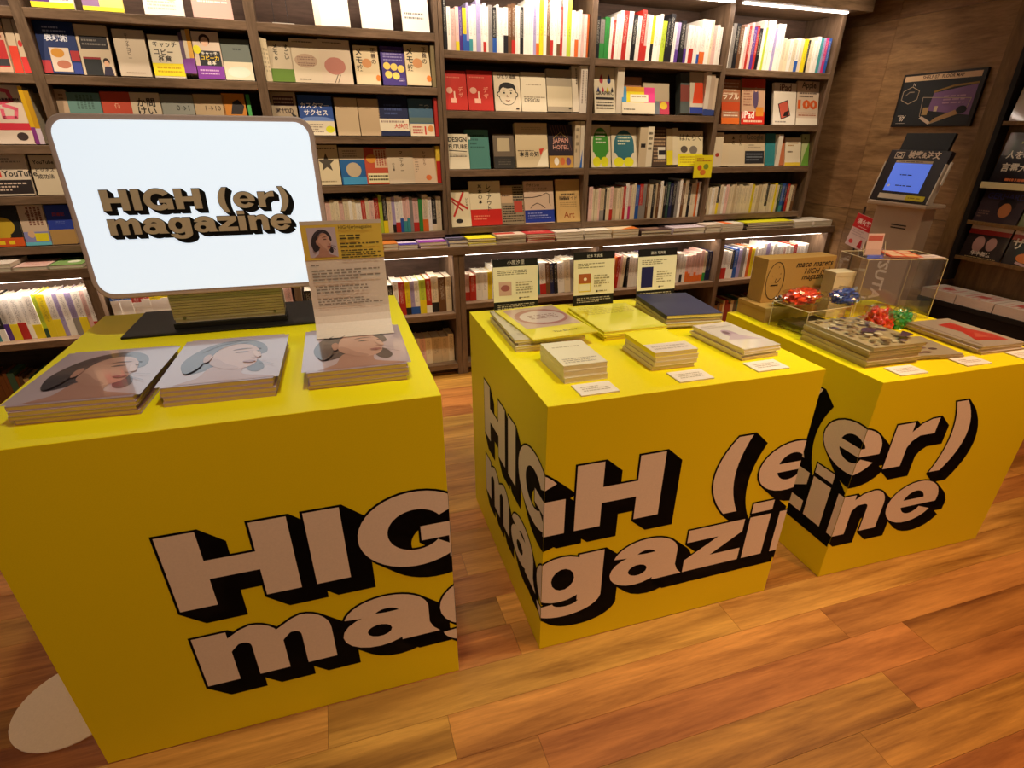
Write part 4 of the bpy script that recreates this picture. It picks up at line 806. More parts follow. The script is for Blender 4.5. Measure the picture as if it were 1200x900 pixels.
worktop_stack(17, 58, 0.785, 1, '#d8b4a8', 'pink flowered magazine', 'below the cartoon-strip book', [('l', .1, .2, .9, .8, 4, '#c8867a')], d=0.2)
worktop_stack(59, 99, 0.785, 1, '#7a9a58', 'green leafy magazine', 'left of the sign', [('e', .6, .4, .2, .15, '#d8d8c0'), ('e', .3, .7, .2, .15, '#4a7a38')], d=0.2)
dark_row('shelved_paperbacks', -0.955, -0.15, YD + 0.03, 1.096, 0.17, 31, 'paperbacks on the fourth shelf hidden behind the illuminated sign')
dark_row('shelved_paperbacks', -0.955, -0.15, YD + 0.03, 0.851, 0.18, 32, 'paperbacks on the fifth shelf hidden behind the illuminated sign')

# ================================================================== things on the largest plinth
def portrait(x0, z0, x1, z1):
    """a head turned aside, wet dark hair, bare neck, on mauve"""
    def X(u): return x0 + (x1 - x0) * u
    def Z(v): return z0 + (z1 - z0) * v
    def P(pts, c): return ('p', [(X(a), Z(b)) for a, b in pts], c)
    def E(cx, cy, rx, ry, c): return ('e', X(cx), Z(cy), (x1 - x0) * rx, (z1 - z0) * ry, c)
    S = lambda pts, c: P(smooth(pts), c)
    return [P([(0, 0), (1, 0), (1, 1), (0, 1)], '#b09aa2'),
            S([(.2, .2), (.1, .4), (.13, .62), (.26, .83), (.46, .93), (.66, .9), (.79, .76), (.83, .58), (.76, .52), (.6, .4), (.4, .28)], '#30252a'),
            S([(.72, .42), (.8, .36), (.85, .22), (.8, .14), (.72, .18), (.68, .3)], '#30252a'),
            P([(.14, 0)] + smooth([(.14, 0), (.3, .1), (.37, .3), (.52, .34), (.66, .28), (.68, .12), (.9, .04), (.9, 0)])[5:-5] + [(.92, 0)], '#a27262'),
            S([(.35, .38), (.335, .55), (.38, .73), (.5, .82), (.64, .79), (.73, .68), (.765, .58), (.79, .48), (.765, .42), (.76, .34), (.71, .26), (.6, .22), (.46, .28)], '#b98a79'),
            S([(.35, .38), (.35, .5), (.42, .46), (.5, .36), (.62, .26), (.58, .22), (.46, .27)], '#a67767'),
            S([(.53, .6), (.59, .625), (.66, .61), (.6, .595)], '#33221f'), S([(.5, .665), (.58, .7), (.68, .685), (.58, .678)], '#4a302a'),
            S([(.715, .6), (.735, .62), (.76, .605), (.735, .595)], '#33221f'), S([(.72, .685), (.75, .69), (.765, .67), (.745, .675)], '#4a302a'),
            S([(.7, .6), (.725, .5), (.755, .455), (.79, .47), (.77, .52), (.735, .6)], '#c69a88'), S([(.7, .455), (.74, .445), (.77, .455), (.735, .435)], '#8a5548'),
            S([(.64, .375), (.7, .395), (.745, .385), (.755, .365), (.71, .34), (.66, .355)], '#9a5652'), S([(.64, .37), (.7, .372), (.755, .37), (.7, .363)], '#6a3634'),
            S([(.27, .55), (.31, .6), (.34, .54), (.33, .44), (.29, .42)], '#a87766'), S([(.2, .5), (.13, .34), (.19, .2), (.27, .3), (.28, .44)], '#2c2126'),
            ('ln', [(X(.34), Z(.7)), (X(.45), Z(.82)), (X(.6), Z(.87))], .012, '#4a3c42'), ('ln', [(X(.22), Z(.7)), (X(.36), Z(.86)), (X(.5), Z(.9))], .01, '#463840'),
            ('ln', [(X(.78), Z(.35)), (X(.93), Z(.25))], .006, '#3a2c30'), ('ln', [(X(.79), Z(.4)), (X(.95), Z(.36))], .005, '#3a2c30')]
WRAP_L = 'glossy portrait magazine'
def mag_stack(cx, cy, z, w, d, t, n, rz, cover, what, where, ops, edge, jit=0.004, name='magazine', cat='magazine', group=None, seed=1, gloss=True, alt=None):
    rr = random.Random(seed)
    for k in range(n):
        top = k == n - 1; pos = 'topmost' if top else ('bottom' if k == 0 else ordn(n - k) + ' from top')
        flat_book(cx + rr.uniform(-jit, jit), cy + rr.uniform(-jit, jit), z + k * t + 0.0006, w, d, t - 0.0008, rz + rr.uniform(-.012, .012), cover if top or not alt else alt,
                  f'{what}, {pos} of the stack {where}', ops if top else None, name, cat, group, edge, gloss)
ov = [('r', 0, 0, 1, 1, '#b39aa6')] + portrait(-0.05, 0.02, 1.05, .98)
mag_stack(-0.457, 1.297, ZT, 0.208, 0.292, 0.0098, 4, math.radians(-5), '#b39aa6', WRAP_L, 'left on the largest plinth', ov, '#c9b46a', group='portrait magazines', seed=2)
mag_stack(-0.212, 1.300, ZT, 0.208, 0.292, 0.0098, 4, math.radians(-3.5), '#b39aa6', WRAP_L, 'nearest the ribbed post', ov, '#c9b46a', group='portrait magazines', seed=3)
mag_stack(0.055, 1.298, ZT, 0.208, 0.292, 0.0098, 4, math.radians(-2.5), '#b39aa6', WRAP_L, 'with the folded sheet', ov, '#c9b46a', group='portrait magazines', seed=9)
# the printed sheet standing at the back of the third stack, its foot curling forward onto the cover
fs = empty('information_sheet', (0.068, 1.437, ZT + 0.0405), math.radians(-2.5), 'tall paper sheet with small photo and yellow panel curling onto the magazines', 'sheet')
prof = [(-0.075, 0.0012), (-0.05, 0.0025), (-0.028, 0.008), (-0.012, 0.02), (-0.004, 0.036), (0.0, 0.055), (0.006, 0.262)]
sm_ = MB()
for (ya, za), (yb, zb_) in zip(prof, prof[1:]):
    sm_.faces([(-.093, ya, za), (.093, ya, za), (.093, yb, zb_), (-.093, yb, zb_), (-.093, ya + .0006, za), (.093, ya + .0006, za), (.093, yb + .0006, zb_), (-.093, yb + .0006, zb_)], [(0, 1, 2, 3), (7, 6, 5, 4), (0, 3, 7, 4), (1, 5, 6, 2)])
sm_.build('paper', plain('sheet_paper', '#d6c2b2', 0.6), fs)
so = [('r', .0, .57, 1, 1, '#c9a440'), ('r', 0, .96, 1, 1, '#b9a596')] + portrait(.07, .60, .42, .93) + [('t', 'HIGH(er)magazine', .46, .9, .42, '#4a3a1c', .01), ('l', .46, .79, .72, .85, 2, '#3a2c18'), ('l', .46, .7, .96, .76, 2, '#4a3a1c'), ('l', .46, .58, .96, .68, 4, '#4a3a1c'), ('l', .06, .5, .22, .53, 1, '#8a786a'), ('l', .06, .33, .92, .47, 4, '#8a786a'), ('l', .08, .18, .75, .28, 3, '#8a786a'), ('l', .08, .04, .92, .13, 3, '#8a786a')]
art(MB(), 0.186, 0.207, so, 0.0003, 5).build('printing', PRINT, fs, (-.093, -0.0004, 0.055), (math.radians(-1.66), 0, 0))

# ================================================================== things on the middle plinth
Z2 = 0.7886
def tagcard(cx, cy, z, rz, where, w=0.1, d=0.064):
    o = flat_book(cx, cy, z + 0.0004, w, d, 0.003, rz, '#eadfce', f'small white price card {where}', [('l', .15, .25, .85, .75, 3, '#b8a890')], 'price_card', 'card', 'price cards on the plinths')
    return o
oval = [('r', 0, 0, 1, 1, '#efe01a'), ('r', .1, .3, .98, .96, '#c9a898'), ('e', .55, .63, .42, .26, '#b0706a'), ('e', .56, .62, .36, .2, '#d8c2b8'), ('l', .35, .55, .8, .7, 3, '#9a7068'), ('t', 'The BOOK', .4, .12, .4, '#6a5a10', .01)]
mag_stack(0.607, 1.535, Z2, 0.205, 0.30, 0.0085, 4, math.radians(-3), '#cdbfa0', 'clear-wrapped cream magazine', 'under the yellow oval cover', [('l', .1, .1, .9, .9, 6, '#b8a88a')], '#d8cc8a', 0.006, seed=4)
flat_book(0.632, 1.525, Z2 + 4 * 0.0085 + 0.0012, 0.205, 0.31, 0.004, math.radians(3.0), '#efe01a', 'yellow magazine with pink oval picture on the middle plinth', oval, 'magazine', 'magazine', None, '#d8cc6a', True)
yl = [('r', 0, 0, 1, 1, '#ece32c'), ('l', .12, .62, .92, .96, 6, '#c8b81c')]
mag_stack(0.885, 1.525, Z2, 0.215, 0.275, 0.0068, 4, math.radians(-1), '#ece32c', 'all-yellow magazine', 'between oval cover and navy notebook', yl, '#d9c56a', 0.006, seed=5)
mag_stack(1.128, 1.545, Z2, 0.19, 0.262, 0.0105, 3, math.radians(-9), '#b8ac8c', 'cream-edged notebook', 'under the navy notebook', None, '#d2c684', 0.008, name='notebook', cat='notebook', seed=6)
flat_book(1.128, 1.545, Z2 + 3 * 0.0105 + 0.0012, 0.19, 0.262, 0.012, math.radians(-9), '#2a2c4c', 'navy blue notebook lying on the middle plinth', None, 'notebook', 'notebook', None, '#dccf6c')
mag_stack(0.594, 1.222, Z2, 0.118, 0.17, 0.0155, 3, math.radians(-1.5), '#ded3b4', 'small cream paperback', 'nearest the open gap', [('l', .15, .72, .8, .8, 1, '#b0a284'), ('l', .1, .08, .9, .28, 3, '#a89a86')], '#d6c9a4', 0.003, name='paperback_book', cat='book', seed=7, gloss=False)
mag_stack(0.853, 1.220, Z2, 0.128, 0.17, 0.0125, 4, math.radians(-2.5), '#eee02a', 'small yellow-topped paperback', 'before the yellow magazines', [('p', [(.0, .0), (1, .0), (1, .38), (0, .38)], '#ddcfc0'), ('l', .1, .1, .9, .3, 2, '#b8a898')], '#dccf96', 0.003, name='paperback_book', cat='book', seed=8, gloss=False, alt='#ded3b4')
mag_stack(1.118, 1.238, Z2, 0.126, 0.225, 0.0085, 4, math.radians(1), '#ddd2c2', 'plastic-wrapped booklet', 'before the navy notebook', [('e', .45, .55, .16, .16, '#b89aa8'), ('p', [(.1, .35), (.5, .55), (.9, .25), (.6, .3)], '#c8b0b8'), ('e', .4, .6, .07, .06, '#7a5a60'), ('l', .1, .8, .9, .92, 2, '#c8bcb0')], '#d8ca9a', 0.006, name='booklet', cat='booklet', seed=10)
tagcard(0.590, 1.084, Z2, math.radians(-2), 'before the small cream paperbacks')
tagcard(0.857, 1.077, Z2, math.radians(-2), 'before the yellow-topped paperbacks')
tagcard(1.092, 1.070, Z2, math.radians(-2), 'before the plastic-wrapped booklets')
def stand_card(x0, x1, y, z, h, lab, pic, title, lean=0.10):
    w = x1 - x0
    o = MB().box(0, 0, 0, w, 0.003, h).build('caption_card', plain('card_black', '#15130f', 0.5), None, (x0, y, z + 0.0006), (-lean, 0, math.radians(-2)))
    tag(o, lab, 'card', 'caption cards')
    ops = [('r', .0, .2, 1, .86, '#e8dfb4'), ('t', title, .32, .895, .38, '#d8d0bc', .0), ('l', .1, .7, .75, .8, 3, '#8a805c')] + pic + [('l', .5, .34, .88, .58, 5, '#a09670'), ('e', .58, .26, .02, .018, '#3a3424'), ('l', .62, .25, .82, .28, 1, '#6a6044'), ('l', .08, .05, .92, .16, 3, '#a89e84')]
    art(MB(), w, h, ops, 0.0003, int(x0 * 100)).build('card_print', PRINT, o)
    b = MB(); b.box(w * .4, 0.003, 0, w * .6, 0.02, 0.004); b.build('foot', plain('card_black', '#15130f', 0.5), o)
stand_card(0.552, 0.712, 1.775, Z2, 0.177, 'black-edged caption card with pink face picture behind the oval cover', [('r', .12, .32, .4, .58, '#c8a28a'), ('e', .26, .46, .1, .06, '#9a5a52')], '小原汐里')
stand_card(0.846, 1.004, 1.765, Z2, 0.186, 'black-edged caption card with orange picture behind the yellow magazines', [('r', .12, .42, .42, .6, '#a85a2a'), ('r', .12, .26, .42, .42, '#e0c830'), ('r', .14, .28, .4, .41, '#e8dfb4'), ('e', .28, .5, .04, .03, '#f0e0c0')], '松本 写真集')
stand_card(1.098, 1.258, 1.755, Z2, 0.184, 'black-edged caption card with dark blue picture behind the navy notebook', [('r', .1, .26, .4, .66, '#1c1c4a')], '嘉納 写真集')

# ================================================================== things on the smallest plinth
Z3 = 0.7225
ACR, nt, b = new_mat('clear_acrylic')
for l_ in list(nt.links): nt.links.remove(l_)
tr = nd(nt, 'ShaderNodeBsdfTransparent'); tr.inputs[0].default_value = (0.985, 0.98, 0.965, 1)
gl = nd(nt, 'ShaderNodeBsdfGlossy'); gl.inputs['Roughness'].default_value = 0.03
fr = nd(nt, 'ShaderNodeLayerWeight'); fr.inputs['Blend'].default_value = 0.12
mx = nd(nt, 'ShaderNodeMixShader'); nt.links.new(fr.outputs['Facing'], mx.inputs[0]); nt.links.new(tr.outputs[0], mx.inputs[1]); nt.links.new(gl.outputs[0], mx.inputs[2])
nt.links.new(mx.outputs[0], nt.nodes['Material Output'].inputs['Surface'])
EDGE = plain('acrylic_edge', '#d8c89a', 0.25, 0.6)
def acrylic(name, x, y, rz, w, d, h, label, lid=False):
    t = empty(name, (x, y, Z3 + 0.0006), rz, label, 'acrylic box'); e = 0.003
    for bx_ in ((0, 0, 0, w, e, h), (0, d - e, 0, w, d, h), (0, e, 0, e, d - e, h), (w - e, e, 0, w, d - e, h)): MB().box(*bx_).build('side_panel', ACR, t)
    if lid: MB().box(e, e, h - e, w - e, d - e, h).build('top_panel', ACR, t)
    else: MB().box(e, e, 0, w - e, d - e, e).build('bottom_panel', ACR, t)
    r = 0.0016
    for a, b_ in (((0, 0, h), (w, 0, h)), ((0, d, h), (w, d, h)), ((0, 0, h), (0, d, h)), ((w, 0, h), (w, d, h))): MB().tube([a, b_], r, 6).build('rim', EDGE, t)
    for px_, py_ in ((0, 0), (w, 0), (0, d), (w, d)): MB().tube([(px_, py_, 0), (px_, py_, h)], r, 6).build('corner_edge', EDGE, t)
    return t
acrylic('acrylic_box', 1.535, 1.372, math.radians(3), 0.205, 0.155, 0.088, 'low clear acrylic box before the cardboard boxes', True)
acrylic('acrylic_box', 1.875, 1.478, math.radians(-16), 0.30, 0.17, 0.222, 'tall clear acrylic box with leaflets on its top', True)
KR = plain('kraft_card', '#b08a48', 0.75, 0.2, bump=0.1)
kb = empty('cardboard_box', (1.695, 1.63, Z3 + 0.0006), math.radians(-3), 'flat kraft cardboard box under the printed one', 'box')
MB().box(-0.165, -0.085, 0, 0.06, 0.075, 0.052).build('carton', KR, kb, bevel=0.001)
MB().box(-0.166, -0.0855, 0.04, 0.061, 0.0755, 0.0535).build('lid', KR, kb, bevel=0.001)
kt = empty('cardboard_box', (1.715, 1.655, Z3 + 0.0545), math.radians(-3), 'upright kraft cardboard box with black oval face drawing and lettering', 'box')
MB().box(-0.155, -0.04, 0, 0.155, 0.04, 0.16).build('carton', KR, kt, bevel=0.0012)
kp = MB()
ko = [('ln', [(.15 + .125 * math.cos(a * math.pi / 15), .5 + .43 * math.sin(a * math.pi / 15)) for a in range(31)], .008, '#1e1610'), ('ln', [(.16, .55), (.15, .48), (.17, .46), (.2, .5), (.22, .56)], .008, '#1e1610'), ('ln', [(.1, .4), (.2, .4)], .012, '#1e1610'), ('e', .1, .62, .006, .012, '#1e1610'), ('e', .21, .66, .006, .012, '#1e1610'), ('e', .17, .82, .008, .01, '#1e1610')]
for body, x, z, tw in (('maco marets', .42, .78, .54), ('HIGH (er)', .56, .58, .38), ('magazine!', .54, .44, .4)):
    vs, fs_, gw, gh = text_geo(body, 0.012, 0.25); s = tw * .31 / gw
    kp.faces([(x * .31 + vx * s, -0.0005, z * .16 + vy * s) for vx, vy in vs], fs_, C('#1a130c'))
kp.build('box_lettering', PRINT, kt, (-0.155, -0.0401, 0), (0, 0, 0))
art(MB(), 0.31, 0.16, ko, 0.0004).build('face_drawing', PRINT, kt, (-0.155, -0.0401, 0), (0, 0, 0))
cbx = empty('gift_box', (1.840, 1.552, Z3 + 0.0006), math.radians(-6), 'small pale cream box left of the tall acrylic box', 'box')
MB().box(-0.044, -0.03, 0, 0.044, 0.03, 0.17).build('carton', plain('cream_card', '#d8caa4', 0.6), cbx, bevel=0.001)
MB().box(-0.0448, -0.0308, 0.155, 0.0448, 0.0308, 0.1712).build('lid', plain('cream_card', '#d8caa4', 0.6), cbx, bevel=0.001)
for k, (x, y, w, d, t, lab) in enumerate(((1.585, 1.445, 0.075, 0.12, 0.022, 'black boxed item lying inside the low acrylic box'), (1.68, 1.455, 0.085, 0.11, 0.018, 'second black boxed item in the low acrylic box, to the right'))):
    flat_book(x, y, Z3 + 0.0042, w, d, t, math.radians(3), '#191613', lab, [('l', .2, .3, .8, .6, 2, '#5a4a38')], 'boxed_item', 'box', None, '#2a241e')
# crinkled clear bags with coloured contents
def foil(name, col, tint):
    mt, nt, b = new_mat(name); b.inputs['Base Color'].default_value = (*C(col), 1); b.inputs['Roughness'].default_value = 0.22
    b.inputs['Specular IOR Level'].default_value = 0.7; b.inputs['Coat Weight'].default_value = 0.6
    return mt
CELLO, nt, b = new_mat('cellophane')
for l_ in list(nt.links): nt.links.remove(l_)
tr = nd(nt, 'ShaderNodeBsdfTransparent'); gl = nd(nt, 'ShaderNodeBsdfGlossy'); gl.inputs['Roughness'].default_value = 0.12
mx = nd(nt, 'ShaderNodeMixShader'); lw = nd(nt, 'ShaderNodeLayerWeight'); lw.inputs['Blend'].default_value = 0.25
nt.links.new(lw.outputs['Facing'], mx.inputs[0]); nt.links.new(tr.outputs[0], mx.inputs[1]); nt.links.new(gl.outputs[0], mx.inputs[2]); nt.links.new(mx.outputs[0], nt.nodes['Material Output'].inputs['Surface'])
def crumple(rx, ry, rz, amp, seed, sub=4):
    from mathutils import noise
    bm = bmesh.new(); bmesh.ops.create_icosphere(bm, subdivisions=sub, radius=1)
    off = Vector((seed * 7.3, seed * 3.1, seed))
    for v in bm.verts:
        d = v.co.normalized(); n = abs(noise.noise(d * 2.2 + off)) * 1.2 + abs(noise.noise(d * 5.0 + off)) * .7 - .45
        v.co = Vector((d.x * rx, d.y * ry, d.z * rz)) * (1 + amp * n)
    z0 = min(v.co.z for v in bm.verts)
    for v in bm.verts: v.co.z = max(v.co.z, z0 * .72) - z0 * .72
    mb = MB(); bm.verts.index_update(); mb.faces([tuple(v.co) for v in bm.verts], [tuple(v.index for v in f.verts) for f in bm.faces]); bm.free(); return mb
def bag(x, y, z, rx, ry, rz_, col, label, seed, rot=0.0):
    t = empty('wrapped_bundle', (x, y, z), rot, label, 'bundle', 'wrapped bundles')
    crumple(rx, ry, rz_, .55, seed).build('contents', foil('foil_' + col, col, 0), t)
    w = crumple(rx * 1.18, ry * 1.18, rz_ * 1.22, .5, seed + 20, 3); w.build('wrapper', CELLO, t, (0, 0, 0.0))
    tl = MB(); tl.tube([(rx * .95, 0, rz_ * .5), (rx * 1.25, 0.004, rz_ * .75), (rx * 1.5, -0.004, rz_ * .6)], [0.012, 0.006, 0.016], 8); tl.build('twisted_end', CELLO, t)
ZR = Z3 + 0.0625
bag(1.604, 1.478, Z3 + 0.0895, 0.072, 0.04, 0.026, '#d8431c', 'orange-red wrapped bundle lying on the low acrylic box', 3, math.radians(4))
bag(1.738, 1.425, Z3 + 0.0895, 0.045, 0.038, 0.026, '#4358a0', 'blue wrapped bundle at the right of the low acrylic box', 5, math.radians(-20))
bag(1.835, 1.352, Z3 + 0.0006, 0.052, 0.042, 0.044, '#d8371a', 'red wrapped bundle before the tall acrylic box', 8, math.radians(60))
bag(1.965, 1.365, Z3 + 0.0006, 0.052, 0.038, 0.032, '#2f9a44', 'green wrapped bundle before the tall acrylic box', 11, math.radians(25))
bag(1.605, 1.568, Z3 + 0.0545, 0.03, 0.018, 0.018, '#332c33', 'dark wrapped bundle leaning on the printed cardboard box', 14)
_rc = random.Random(8)
collage = [('r', 0, 0, 1, 1, '#b5a276')] + [('p', smooth([(cx + rx * math.cos(a) * _rc.uniform(.5, 1.3), cz + rx * .7 * math.sin(a) * _rc.uniform(.5, 1.3)) for a in [k * 1.05 for k in range(6)]], 3), _rc.choice(('#8a7a50', '#d2c49a', '#6a5660', '#c8b27a', '#8c7448', '#ddd0a4', '#9a8a5c', '#a8986c'))) for cx, cz, rx in [(_rc.uniform(.08, .92), _rc.uniform(.06, .94), _rc.uniform(.03, .075)) for _ in range(80)]] + [('p', smooth([(.3, .4), (.42, .34), (.55, .37), (.66, .33), (.72, .42), (.6, .46), (.45, .5)]), '#4a3444'), ('p', smooth([(.66, .14), (.8, .12), (.95, .16), (.93, .28), (.8, .22)]), '#523a4a')]
mag_stack(1.605, 1.218, Z3, 0.20, 0.272, 0.0108, 6, math.radians(-4), '#b3a276', 'plastic-wrapped art magazine', 'before the low acrylic box', collage, '#a8986e', 0.005, seed=12)
mag_stack(1.795, 1.155, Z3, 0.165, 0.17, 0.0055, 3, math.radians(-12), '#b8a684', 'thin collage zine', 'beside the red bundle', [('r', 0, 0, 1, 1, '#b8a684')] + [('e', .2 + .6 * ((k * 29) % 7) / 7, .15 + .7 * ((k * 31) % 9) / 9, .09, .05, ('#8a6a58', '#d8c8a8', '#6a5248')[k % 3]) for k in range(12)], '#a8986e', 0.006, name='zine', seed=13)
red = [('r', 0, 0, 1, 1, '#b8a690'), ('p', [(.25, .2), (.85, .12), (.9, .35), (.75, .6), (.8, .85), (.4, .8), (.45, .5)], '#c8382a'), ('p', [(.4, .3), (.7, .25), (.65, .45)], '#d8604a'), ('ln', [(.1, .05), (.1, .95)], .015, '#2a221e')]
mag_stack(2.045, 1.185, Z3, 0.185, 0.272, 0.0085, 3, math.radians(-5), '#b8a690', 'grey magazine with red drawing', 'nearest the magazine rack', red, '#a8946e', 0.004, seed=15)
tagcard(1.592, 1.034, Z3, math.radians(-4), 'before the plastic-wrapped art magazines', 0.1, 0.062)
tagcard(1.853, 1.025, Z3, math.radians(-4), 'before the thin collage zines', 0.1, 0.062)
tagcard(2.082, 1.008, Z3, math.radians(-4), 'before the grey magazines with red drawing', 0.095, 0.062)
# leaflets and a little holder on top of the tall acrylic box
ZA = Z3 + 0.2265
flat_book(2.05, 1.50, ZA, 0.11, 0.13, 0.004, math.radians(-30), '#c8502a', 'orange and cream leaflet on the tall acrylic box', [('r', .08, .08, .46, .46, '#d8b48a'), ('r', .54, .08, .92, .46, '#d8a878'), ('r', .08, .54, .46, .92, '#d8b48a'), ('r', .54, .54, .92, .92, '#d8b08a')], 'leaflet', 'leaflet')
flat_book(2.10, 1.43, ZA, 0.1, 0.06, 0.003, math.radians(-14), '#d0bcae', 'pale leaflet at the front edge of the tall acrylic box', [('l', .1, .2, .9, .8, 3, '#9a7a78')], 'leaflet', 'leaflet')
hd = empty('card_holder', (1.93, 1.52, ZA), math.radians(-19), 'small clear card holder on the tall acrylic box', 'holder')
MB().box(-0.04, -0.02, 0, 0.04, 0.03, 0.003).build('base', ACR, hd); MB().box(-0.04, 0.0, 0.003, 0.04, 0.003, 0.05).build('back_panel', ACR, hd); MB().box(-0.04, -0.02, 0.003, 0.04, -0.017, 0.025).build('front_panel', ACR, hd)
for k in range(2): MB().tube([(-0.04 + .08 * k, -0.02, 0.003), (-0.04 + .08 * k, -0.0, 0.05)], 0.0012, 6).build('edge', EDGE, hd)
o = MB().box(-0.03, 0, 0, 0.03, 0.002, 0.075).build('pink_card', plain('pink_card', '#d8b2a4', 0.6), None, (1.927, 1.511, ZA + 0.004), (math.radians(-8), 0, math.radians(-19))); tag(o, 'pale pink card standing in the small clear holder', 'card')
MB().box(-0.026, -0.0006, 0.05, 0.026, -0.0001, 0.068).build('printed_stripe', plain('pink_stripe', '#b85a4a', 0.6), o)

# ================================================================== along the right wall
RZ = -math.pi / 2      # local -y looks to -x, local +x runs towards the viewer
def wall_px(pts, X): return [on_x(px, py, X) for px, py in pts]
# floor map board
a = on_x(1060, 88, XW - 0.02); b = on_x(1158, 82, XW - 0.02); c_ = on_x(1044, 149, XW - 0.02)
mw, mh = a.y - b.y, a.z - c_.z
fmp = empty('floor_map_board', (XW - 0.001, a.y, c_.z), RZ, 'dark floor map board with pale header strip on the wood wall', 'board')
MB().box(0, -0.018, 0, mw, 0.0, mh).build('panel', plain('map_frame', '#1b1719', 0.35), fmp, bevel=0.001)
hexa = [(.16 + .12 * math.cos(math.radians(60 * k + 30)), .6 + .16 * math.sin(math.radians(60 * k + 30))) for k in range(7)]
art(MB(), mw, mh, [('r', .03, .03, .96, .96, '#25282c'), ('r', .03, .86, .955, .96, '#cfae8c'), ('t', 'SHELF 07', .26, .885, .2, '#4a3a34', .02), ('t', 'FLOOR MAP', .5, .885, .26, '#4a3a34', .02),
     ('p', [(.44, .3), (.95, .2), (.95, .74), (.46, .62)], '#7a5a86'), ('ln', [(.46, .64), (.68, .73), (.95, .76)], .02, '#8a6a34'), ('ln', hexa, .008, '#b09a80'), ('ln', [(.1, .6), (.14, .66), (.2, .66)], .012, '#8a7a6a'), ('t', 'N', .165, .77, .03, '#cfc0b0'),
     ('ln', [(.34, .55), (.36, .2), (.52, .06), (.84, .24), (.9, .3), (.92, .5), (.34, .55)], .007, '#a89480'), ('p', [(.36, .16), (.5, .04), (.53, .08), (.39, .2)], '#c8b09a'), ('p', [(.5, .06), (.82, .22), (.78, .3), (.56, .16)], '#a8845a'), ('r', .38, .22, .45, .36, '#a88a5a'), ('r', .52, .28, .56, .38, '#c8b090'), ('e', .85, .3, .06, .07, '#1a1c20'), ('l', .6, .4, .85, .58, 3, '#a884a0'),
     ('l', .07, .2, .18, .23, 1, '#c8b8a8'), ('t', '07', .1, .11, .07, '#d8cabc', .03), ('ln', [(.07, .07), (.19, .07)], .004, '#c8b8a8')], 0.0004, 3).build('map_print', PRINT, fmp, (0, -0.0185, 0))
# search terminal
KX = 3.10; ky = 2.35
kio = empty('search_terminal', (KX + 0.06, ky, 0.0), RZ, 'grey floor-standing search terminal with blue screen against the wood wall', 'terminal')
KM = plain('kiosk_plastic', '#b8a18a', 0.45)
MB().box(-0.16, -0.06, 0, 0.16, 0.10, 0.02).build('base', KM, kio, bevel=0.003)
MB().box(-0.145, -0.06, 0.02, 0.145, 0.03, 1.0).build('column', KM, kio, bevel=0.004)
MB().box(-0.178, -0.105, 1.0, 0.178, 0.05, 1.022).build('ledge', KM, kio, bevel=0.006)
vs, fs_, gw, gh = text_geo('TSUTAYA', 0.03); s = 0.068 / gh
lt = MB(); lt.faces([(-0.0 + vy * s - 0.03, -0.0606, 0.752 - vx * s) for vx, vy in vs], [f[::-1] for f in fs_]); lt.build('lettering', plain('kiosk_letters', '#fff4e8', 0.5), kio)
tm = math.radians(-15)
mon = MB().box(-0.172, -0.012, 0, 0.172, 0.02, 0.262).build('monitor', plain('kiosk_dark', '#221a1e', 0.35), kio, (0, -0.088, 1.0225), (tm, 0, 0), bevel=0.003)
for sx in (-0.173, 0.173): MB().box(sx - 0.003, -0.016, 0, sx + 0.003, 0.022, 0.20).build('edge_trim', plain('kiosk_trim', '#cdbfae', 0.4), mon)
MB().box(-0.112, -0.0135, 0.05, 0.10, -0.0125, 0.196).build('screen', emit('kiosk_screen', '#4a6ad0', 0.75), mon)
for nm_, ops_ in (('title_lettering', [('t', '検索&注文', .34, .84, .52, '#cdb9a4', .03)]),
                  ('search_icon', [('ln', [(.12, .84), (.26, .84), (.26, .95), (.12, .95), (.12, .84)], .012, '#cdb9a4'), ('e', .19, .895, .045, .045, '#cdb9a4'), ('e', .19, .895, .032, .03, '#221a1e'), ('ln', [(.2, .87), (.235, .855)], .014, '#cdb9a4')]),
                  ('heading_print', [('r', .18, .752, .79, .8, '#b9a48c'), ('l', .22, .765, .7, .79, 1, '#4a3c38')]),
                  ('screen_print', [('l', .35, .5, .6, .54, 1, '#1c2450'), ('l', .35, .29, .62, .33, 1, '#1c2450'), ('e', .24, .3, .02, .025, '#e8ecff')]),
                  ('footer_print', [('r', .14, .04, .62, .14, '#c9bba6'), ('r', .62, .04, .93, .14, '#c8b820'), ('l', .66, .07, .9, .11, 1, '#8a7a10')])):
    art(MB(), 0.344, 0.262, ops_, 0.0004, 2).build(nm_, PRINT, mon, (-0.172, -0.0136, 0))
MB().box(-0.135, 0.0, 0.262, 0.135, 0.018, 0.35).build('camera_hood', plain('kiosk_black', '#0d0c10', 0.5), mon)
MB().box(0.186, -0.01, 0.10, 0.196, 0.0, 0.21).build('stylus', plain('kiosk_trim', '#cdbfae', 0.4), mon)
for zz in (0.1, 0.085): MB().box(-0.02, -0.0625, 0.80 + zz, 0.07, -0.0604, 0.806 + zz).build('vent_slot', plain('kiosk_dark', '#221a1e', 0.35), kio)
